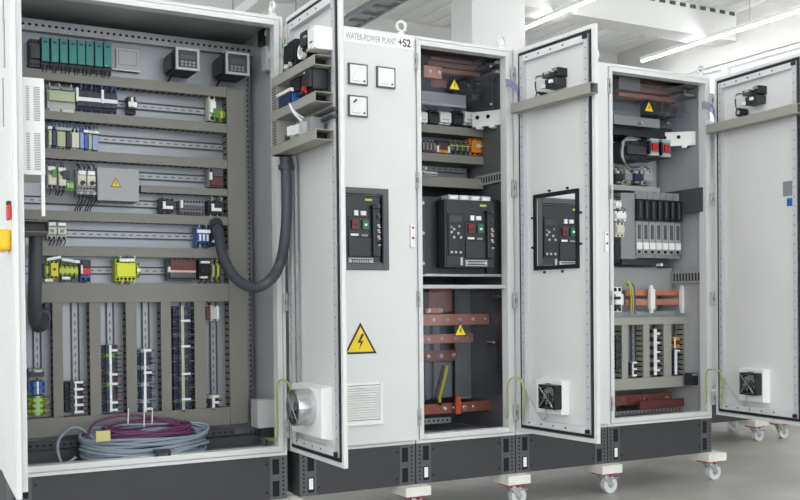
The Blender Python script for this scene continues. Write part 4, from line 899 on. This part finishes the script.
for k, (r, m, n_, la) in enumerate((((421, 111, 428, 124), 'white', 'white', 'white contactor at the left end of the contactor row in the narrow cabinet'), ((428.5, 110, 439.5, 125), 'dark', 'black', 'black contactor left of the first full white one in the narrow cabinet'), ((440, 111, 452, 124), 'white', 'white', 'white contactor in the middle of the contactor row'),
    ((452.5, 111, 464, 126), 'dark', 'black', 'black contactor right of the middle white one'), ((464.5, 111, 475.5, 124.5), 'white', 'white', 'white contactor at right of the contactor row'), ((476, 111, 479.5, 125), 'bezel', 'dark', 'slim dark end contact closing the contactor row'))):
    dev('contactor', la, 'contactor', r, m, n_, 3 if n_ == 'black' else 1, Yf=4.47, Yb=4.599, nz=(.12, .9), wu=2 if n_ == 'black' else 0, wc=('black',), extra=((('cover', .1, .1, .9, .5, 'dark', .006), ('terminal_cover', .2, .75, .8, 1.03, 'char', .0)) if n_ == 'black' else (('label_holder', .2, .3, .8, .4, 'lgrey', .001),)))
strip('terminal row with white clips on the first rail under the contactors', (423, 139.5, 436, 153), 7, ('grey', 'char'), mk='maroon', mpos=.15, breaks=(), Yf=4.49, Yb=4.6)
strip('terminal group framed by two white clips in the narrow cabinet', (437.5, 139.5, 448.5, 153), 5, ('char', 'maroon'), mk='orange', mpos=.12, mw=.2, breaks=(.0, 1.0), Yf=4.49, Yb=4.6)
strip('grey-green terminal row left of the orange relay', (449.5, 141, 470.5, 154), 12, ('char', 'green', 'bezel', 'navy', 'grey', 'char'), mk='yellow', mpos=.62, mw=.05, Yf=4.49, Yb=4.6)
dev('relay', 'orange relay with round knob at the right end of the terminal row', 'relay', (471.5, 138, 482, 155), 'orange', 'orange', 2, Yf=4.48, Yb=4.6, knob=(.55, .5, 'cream'), nz=(.15, .85))
rail(L3, R3-.03, onY(450, 170, 4.6)[1], 4.6, c3)
dev('terminal_block', 'white connector piece at the left of the lowest rail above the breaker', 'terminal block', (423, 171, 439, 175), 'white', 'lgrey', 3, Yf=4.5, Yb=4.59)
dev('terminal_block', 'small upright white clip on the lowest rail above the breaker', 'terminal block', (425, 165.5, 427.5, 171), 'white', 'white', 1, Yf=4.51, Yb=4.59)
# white bracket with two holes on the right wall, perforated rail
def bracket(cab, r, Y, xw):
    x0, x1, z0, z1 = rect(r, Y); Fb = Fr((x0, Y+.11, 0), (xw-x0, -.14, 0), (.14, xw-x0, 0)); w_ = math.hypot(xw-x0, .14)
    b = MB(Fb).box(0, w_, -.004, 0, z0, z1, 'white')
    for k in (.18, .55): b.cyl((w_*k, -.006, z0+(z1-z0)*.62), (w_*k, -.004, z0+(z1-z0)*.62), .011, 'hole', 12)
    for k in (.25, .7): b.box(w_*k-.014, w_*k+.014, -.02, .02, z0-.014, z0, 'white')
    b.build('support_bracket', cab, .001)
bracket(c3, (484, 110, 504, 125), 4.32, R3)
x0, x1, z0, z1 = rect((484, 174, 507, 184), 4.36); b = MB(); b.box(R3-.03, R3, 4.24, 4.5, z0, z1, 'lgrey2')
for k in range(9): b.box(R3-.031, R3-.03, 4.26+k*.025, 4.273+k*.025, z0+.01, z1-.012, 'dark')
b.build('perforated_rail', c3)
pbox(c3, 'cable_channel', (493, 132, 505, 173), 4.4, .02, 'grey', xr=R3)
MB().box(R3-.004, R3, 4.25, 4.75, ZB+.05, ZB+HT-.05, 'galvd').build('side_liner', c3)
# shelf under the breaker
zs = onY(465, 286, 4.21)[1]; MB().box(L3, R3, 4.212, 4.55, zs-.012, zs+.006, 'lgrey').build('shelf', c3, .001)
# lower bars
busbar(c3, (429, 289, 452, 312), 4.42, .01, 'copper_dk')
busbar(c3, (426, 308, 442, 313), 4.4, .012, 'copper', 2)
busbar(c3, (423, 314, 489, 325), 4.4, .012, 'copper', 5, bx0=.15, bx1=.95)
busbar(c3, (423, 334, 473, 343), 4.44, .012, 'copper', 4, bx0=.1, bx1=.9)
busbar(c3, (423, 350.5, 457, 361), 4.48, .012, 'copper_dk', 3)
for r, Y in (((425, 325, 430, 400), 4.52), ((434, 325, 440, 400), 4.52)): pbox(c3, 'cable_sleeve', r, Y, .02, 'grey')
pbox(c3, 'partition_plate', (455, 290, 500, 398), 4.6, .004, 'grey', xr=R3-.005)
pbox(c3, 'partition_plate', (423, 362, 452, 398), 4.55, .004, 'grey')
for px_, py_ in ((497, 296.5), (503, 296.5), (500, 369), (492, 342)):
    x, z = onY(px_, py_, 4.3); x = min(x, R3-.01); MB().cyl((x, 4.28, z), (x, 4.34, z), .008, 'steel', 10).build('bolt_head', c3)
busbar(c3, (423, 402, 506, 412), 4.42, .014, 'copper_dk', 4, bx0=.25, bx1=.6)
busbar(c3, (456, 396, 461, 414), 4.38, .012, 'orangebar')
x0, x1, z0, z1 = rect((423, 421, 478, 426), 4.38); perfo((L3, R3-.2, ZB+.05, ZB+.08), 4.5, c3)
for k in range(5): MB().tube([V((L3, 4.28+k*.02, ZB+.02)), V((L3+.15, 4.27+k*.022, ZB+.03)), V((L3+.28, 4.3+k*.02, ZB+.02)), V((R3-.02, 4.36+k*.02, ZB+.02))], .007, 'cviolet' if k < 4 else 'cgrey', 8, world=True).build('floor_cable', c3)
for (a, m) in ((443, 'yellow'), (439, 'dark')):
    b = MB(); b.tube(px3([(a+4, 366, 4.46), (a+1, 380, 4.44), (a-3, 396, 4.42), (a-3, 403, 4.4)]), .009, m, 8, world=True)
    if m == 'yellow': b.tube(px3([(a-2, 394, 4.43), (a-3, 404, 4.4)]), .0105, 'dark', 8, world=True, sub=1)
    single(b, 'power_cable', ('yellow power cable with a black sleeve under the copper bars' if m == 'yellow' else 'black power cable beside the yellow one under the copper bars'), 'cable')
# clear covers
def cover(cab, xa, xb, za, zb_, Y):
    o = MB().box(xa, xb, Y, Y+.004, za, zb_, 'plexi').build('clear_cover', cab, 0, 'clear plastic cover')
    for x in (xa+.015, xb-.015):
        for z in (za+.02, zb_-.02): MB().cyl((x, Y-.006, z), (x, Y, z), .006, 'steel', 8).build('screw', o)
    return o
zlo = onY(470, 396, 4.28)[1]; cv = cover(c3, L3+.01, R3-.004, zlo, zs-.03, 4.28)
xw, zw = onY(460.5, 336, 4.279); warning(Fr((xw, 4.28, 0), (1, 0, 0), (0, -1, 0)), 0, zw, .08, .0, 1, cv)
zhi = onY(450, 104, 4.28)[1]; cv = cover(c3, L3+.01, R3-.06, zhi, ZB+HT-.06, 4.28)
xw, zw = onY(454.5, 90, 4.279); warning(Fr((xw, 4.28, 0), (1, 0, 0), (0, -1, 0)), 0, zw, .07, .0, 1, cv)

# ---------------------------------------------------------------- right cabinet
L5, R5 = X3+.012, X4-.012; Y5 = 4.62
MB().box(L5, R5-.02, Y5, Y5+.004, ZB+.3, ZB+HT-.1, 'galv').build('mounting_plate', c5)
for r, Y in (((619, 83, 662, 88), 4.5), ((619, 89, 680, 93), 4.46), ((619, 95, 676, 99), 4.42)): busbar(c5, r, Y, .05)
pbox(c5, 'insulating_plate', (619, 76, 640, 90), 4.4, .01, 'lgrey2')
for y_ in (84, 92, 101): x, z = onY(690, y_, 4.4); MB().box(R5-.1, R5, 4.3, 4.56, z, z+.014, 'grey').build('support_rail', c5)
for r, m in (((661, 98, 667, 118), 'char'), ((668, 101, 678, 116), 'bezel')): dev('fuse_holder', 'dark fuse holder under the copper bars in the right cabinet, '+('left' if r[0] == 661 else 'right')+' one of two', 'fuse holder', r, m, 'dark', 1, Yf=4.44, Yb=4.62, extra=(('contact', .3, .7, .7, .8, 'steel', .004),))
pbox(c5, 'insulating_plate', (614, 117, 660, 126), 4.36, .01, 'grey'); pbox(c5, 'insulating_plate', (614, 126, 672, 137), 4.42, .2, 'dark')
for px_ in (641, 667): x, z = onY(px_, 123, 4.34); MB().cyl((x, 4.33, z), (x, 4.36, z), .009, 'steel', 10).build('bolt_head', c5)
bracket(c5, (671, 131, 693, 145), 4.34, R5)
t = dev('motor_breaker', 'black breaker block left of the two red-handled ones', 'circuit breaker', (627, 141, 648, 159.5), 'dark', 'char', 2, Yf=4.42, Yb=Y5-.001)
for k, (r, g) in enumerate((((649, 138.5, 659, 156), 'left'), ((661, 140, 671, 157.5), 'right'))):
    dev('motor_breaker', 'breaker with red handle and greenish cap in the right cabinet, %s of the pair' % g, 'circuit breaker', r, 'char', 'grey', 2, Yf=4.4, Yb=Y5-.001, nz=(.1, .98), tg=(.1, .84, .95, 1.0), tm='tealcap', extra=(('rotary_handle', .25, .3, .75, .72, 'red', .014), ('label_holder', .05, .03, .95, .2, 'lgrey', .004), ('cover', .0, .1, .16, .85, 'black', .004)), group='breakers with red handles')
b = MB()
for k in range(3): b.tube(px3([(640-k*3, 139+k, 4.46), (627-k*2, 138+k*2, 4.42), (623-k, 146, 4.4), (623-k, 158, 4.4), (628+k, 167, 4.42), (640, 169-k, 4.46)]), .007, ('grey', 'lgrey', 'char')[k], 8, world=True)
single(b, 'cable_bundle', 'grey cables curving round the left of the red-handled breakers', 'cable bundle')
for k, (r, m, n_, la) in enumerate((((625, 169, 633, 184), 'cream', 'grey', 'cream contactor at left under the red-handled breakers'), ((634, 170, 643, 184), 'char', 'navy', 'dark contactor between the two cream ones'), ((644, 170, 654, 184.5), 'cream', 'lgrey2', 'cream contactor at right under the red-handled breakers'), ((616, 170, 623.5, 184), 'dark', 'black', 'black contactor at the far left under the cable loop'))):
    dev('contactor', la, 'contactor', r, m, n_, 3, Yf=4.46, Yb=Y5-.001, nz=(.25, .75), wu=3, wc=('white', 'black', 'lgrey'), extra=(('connector', .1, .75, .5, .95, 'lgrey', .0), ('connector', .2, .05, .6, .2, 'grey', .0)))
x0, x1, z0, z1 = rect((614, 186, 660, 191), 4.44); MB().box(L5, x1, 4.44, 4.6, z0, z1, 'lgrey2').build('wiring_duct', c5, .001)
# seven fuse switches side by side
x0, x1, z0, z1 = rect((637, 192, 682, 258), 4.38); w_ = (x1-x0)/7
ord_ = ('leftmost', 'second', 'third', 'middle', 'fifth', 'sixth', 'rightmost')
for k in range(7):
    a = x0+k*w_+.0015; e = x0+(k+1)*w_-.0015; h = z1-z0
    t = thing('fuse_switch', 'grey fuse switch with black handle, %s from the left in the row of seven' % ord_[k] if k not in (0, 3, 6) else 'grey fuse switch with black handle and white label, %s in the row of seven' % ord_[k], 'fuse switch', ((a+e)/2, 4.45, z0), 'fuse switches in a row of seven')
    MB().box(a, e, 4.4, Y5-.002, z0, z1, 'grey').build('housing', t, .001)
    MB().box(a+.004, e-.004, 4.37, 4.4, z0+h*.56, z0+h*.88, 'black').box(a+.009, a+.018, 4.362, 4.37, z0+h*.6, z0+h*.84, 'bezel').build('switch_handle', t, .003)
    MB().box(a+.002, e-.002, 4.39, 4.4, z0+h*.06, z0+h*.54, 'lgrey2').box(a+.012, e-.012, 4.388, 4.39, z0+h*.28, z0+h*.5, 'bezel').build('fuse_cover', t, .003)
    MB().box(a+.003, e-.003, 4.385, 4.39, z0+h*.13, z0+h*.23, 'white').build('label_holder', t); MB().box(a+.012, e-.014, 4.388, 4.39, z0+h*.07, z0+h*.11, 'hole').build('test_slot', t)
pbox(c5, 'fuse_base', (621, 193, 636.5, 259), 4.4, .2, 'grey', .003); pbox(c5, 'fuse_base', (622, 258, 668, 265), 4.44, .15, 'char', .002)
x_, z_ = onY(659.5, 265, 4.42); MB().cyl((x_, 4.4, z_), (x_, 4.44, z_), .009, 'white', 10).build('bolt_head', c5)
for k, (r, m) in enumerate((((615.5, 200, 622, 209), 'white'), ((616, 211, 627, 221), 'white'), ((617, 222, 625, 237), 'cream'), ((615, 238, 620.5, 262), 'black'))):
    dev('terminal_block', ('upper white connector left of the fuse switches', 'wide white connector left of the fuse switches', 'cream upright connector left of the fuse switches', 'black block at lower left of the fuse switches')[k], 'terminal block', r, m, m, 2, Yf=4.37, Yb=4.398 if k < 3 else Y5-.002, lift=.01, wu=2 if k < 3 else 0, wc=('navy', 'black'))
x0, x1, z0, z1 = rect((614, 268, 690, 291), 4.5); MB().box(L5, R5-.01, 4.5, 4.504, z0, z1, 'lgrey2').build('cover_plate', c5)
dev('terminal_block', 'blue-grey connector at the right end of the plate under the fuse switches', 'terminal block', (680.5, 270, 686, 284), 'lblue', 'blue', 2, Yf=4.44, Yb=4.499)
b = MB(); x0, x1, z0, z1 = rect((687, 271, 703, 283), 4.36); b.box(R5-.03, R5, 4.24, 4.49, z0, z1, 'lgrey2')
for k in range(9): b.box(R5-.031, R5-.03, 4.255+k*.025, 4.268+k*.025, z0+.012, z1-.014, 'dark')
b.build('perforated_rail', c5); x0, x1, z0, z1 = rect((682, 190, 704, 214), 4.36); MB().box(R5-.035, R5, 4.22, Y5, z0, z1, 'bezel').build('cable_channel', c5, .002)
# copper bars with white insulators
for r, Y in (((626, 289.5, 697, 295.5), 4.46), ((626, 299, 697, 305), 4.44)): x0, x1, z0, z1 = rect(r, Y); busbar(c5, r, Y, .012, 'copper', 0); 
for k, px_ in enumerate((652.5, 683.5)):
    x, z0 = onY(px_, 311, 4.42); z1 = onY(px_, 287, 4.42)[1]; b = MB()
    b.box(x-.018, x+.018, 4.415, 4.438, z0+.01, z1-.012, 'white'); b.cyl((x, 4.43, z0-.012), (x, 4.43, z0+.012), .013, 'white'); b.cyl((x, 4.43, z1-.014), (x, 4.43, z1+.012), .015, 'white', 16, .009); b.cyl((x+.014, 4.43, (z0+z1)/2), (x+.022, 4.43, (z0+z1)/2), .01, 'lgrey')
    single(b, 'busbar_support', 'white insulating support clamped on the copper bars, '+('left' if k == 0 else 'right')+' one of two', 'insulator', 'white insulating supports')
dev('terminal_block', 'white connector stack at the left end of the two copper bars', 'terminal block', (615.5, 287, 624, 312), 'white', 'white', 2, Yf=4.4, Yb=4.499, extra=(('connector', .0, .1, .6, .3, 'dark', .001), ('connector', .0, .5, .6, .62, 'dark', .001)))
for k, (m, dx) in enumerate((('earth', 0), ('yellow', 2), ('blue', 4))):
    b = MB(); b.tube(px3([(623+dx, 286, 4.44), (627+dx, 281+k, 4.42), (630+dx, 288, 4.41), (631+dx, 300, 4.42), (631+dx, 314, 4.43)]), .0045, m, 8, world=True); single(b, 'cable', ('yellow-green', 'yellow', 'blue')[k]+' wire looping at the left end of the two copper bars', 'cable')
pbox(c5, 'floor_beam', (614, 311, 690, 317), 4.48, .02, 'lgrey2')
# comb-shaped duct panel with upright rails
YC = 4.38
def z5(a, b_): return (onY(620, a, YC)[1]+onY(686, b_, YC)[1])/2
zt1, zt0 = z5(318, 316), z5(325.5, 323.5); zb1, zb0 = z5(379, 375.5), z5(391, 385.5)
cp = MB().box(L5, onY(691, 350, YC)[0], YC+.075, YC+.08, zb0, zt1, 'plate').build('terminal_panel', c5)
xe = onY(691, 350, YC)[0]
duct(L5, xe, zt0, zt1, cp, YC, YC+.075, 'duct_light'); duct(L5, xe, zb0, zb1, cp, YC, YC+.075, 'duct_light')
for a, b_ in ((622, 628), (643.5, 649.5), (664, 671.5), (684.5, 691)): duct(onY(a, 350, YC)[0], onY(b_, 350, YC)[0], zb1+.001, zt0-.001, cp, YC, YC+.075, 'duct_light')
for px_ in (633, 656, 676): rail(zb1, zt0, onY(px_, 350, YC+.07)[0], YC+.074, cp, True)
K = dict(Yf=YC+.005, Yb=YC+.064)
strip('small white-clipped terminals at the foot of the second slot of the comb-shaped panel', (628.5, 362, 637, 376), 3, ('char',), True, breaks=(.05, .5, .95), **K)
strip('terminal column with white steps in the third slot of the comb-shaped panel', (650.5, 329, 660, 375), 11, ('char', 'grey'), True, breaks=(.1, .3, .5, .7, .9), mw=.3, wc=('char', 'lblue'), **K)
strip('orange terminals at the top of the last slot of the comb-shaped panel', (673, 337, 682, 348), 3, ('orange', 'maroon'), True, mk='white', mpos=.2, **K)
strip('blue-black terminals with white strip in the last slot of the comb-shaped panel', (671.5, 349.5, 680, 374.5), 6, ('navy', 'char'), True, wc=('navy', 'black'), breaks=(.95,), mw=.3, **K)
strip('dark terminals in the first, half hidden slot of the comb-shaped panel', (614.5, 335, 621, 370), 8, ('dark', 'char'), True, mk=None, **K)
for px_, n in ((633, 0),): pass
busbar(c5, (614, 394, 672, 404), 4.5, .012, 'copper_dk', 3); busbar(c5, (640, 400, 684, 408), 4.4, .02, 'maroon')
perfo((L5, R5-.03, ZB+.03, ZB+.05), 4.4, c5)
x0, x1, z0, z1 = rect((691.5, 373, 704, 385), 4.3); t = thing('heater_box', 'small dark box on the side wall beside the comb-shaped panel', 'box', ((x0+x1)/2, 4.33, z0)); MB().box(x0, R5-.001, 4.3, 4.36, z0, z1, 'dark').build('housing', t, .002); MB().box(x0+.004, R5-.01, 4.296, 4.3, z1-.014, z1-.004, 'lgrey2').build('label_holder', t)
zhi = onY(650, 114, 4.28)[1]; cv = cover(c5, L5+.01, R5-.1, zhi, ZB+HT-.06, 4.28)
xw, zw = onY(649, 112, 4.279); warning(Fr((xw, 4.28, 0), (1, 0, 0), (0, -1, 0)), 0, zw, .075, .0, 1, cv)

# ---------------------------------------------------------------- light
w = bpy.data.worlds.new('world'); SC.world = w; w.use_nodes = True
w.node_tree.nodes['Background'].inputs[0].default_value = (.9, .95, 1, 1); w.node_tree.nodes['Background'].inputs[1].default_value = 1.1
SC.view_settings.view_transform = 'Standard'; SC.view_settings.look = 'None'; SC.view_settings.gamma = 1; SC.view_settings.exposure = 1.24
SC.view_settings.use_curve_mapping = False
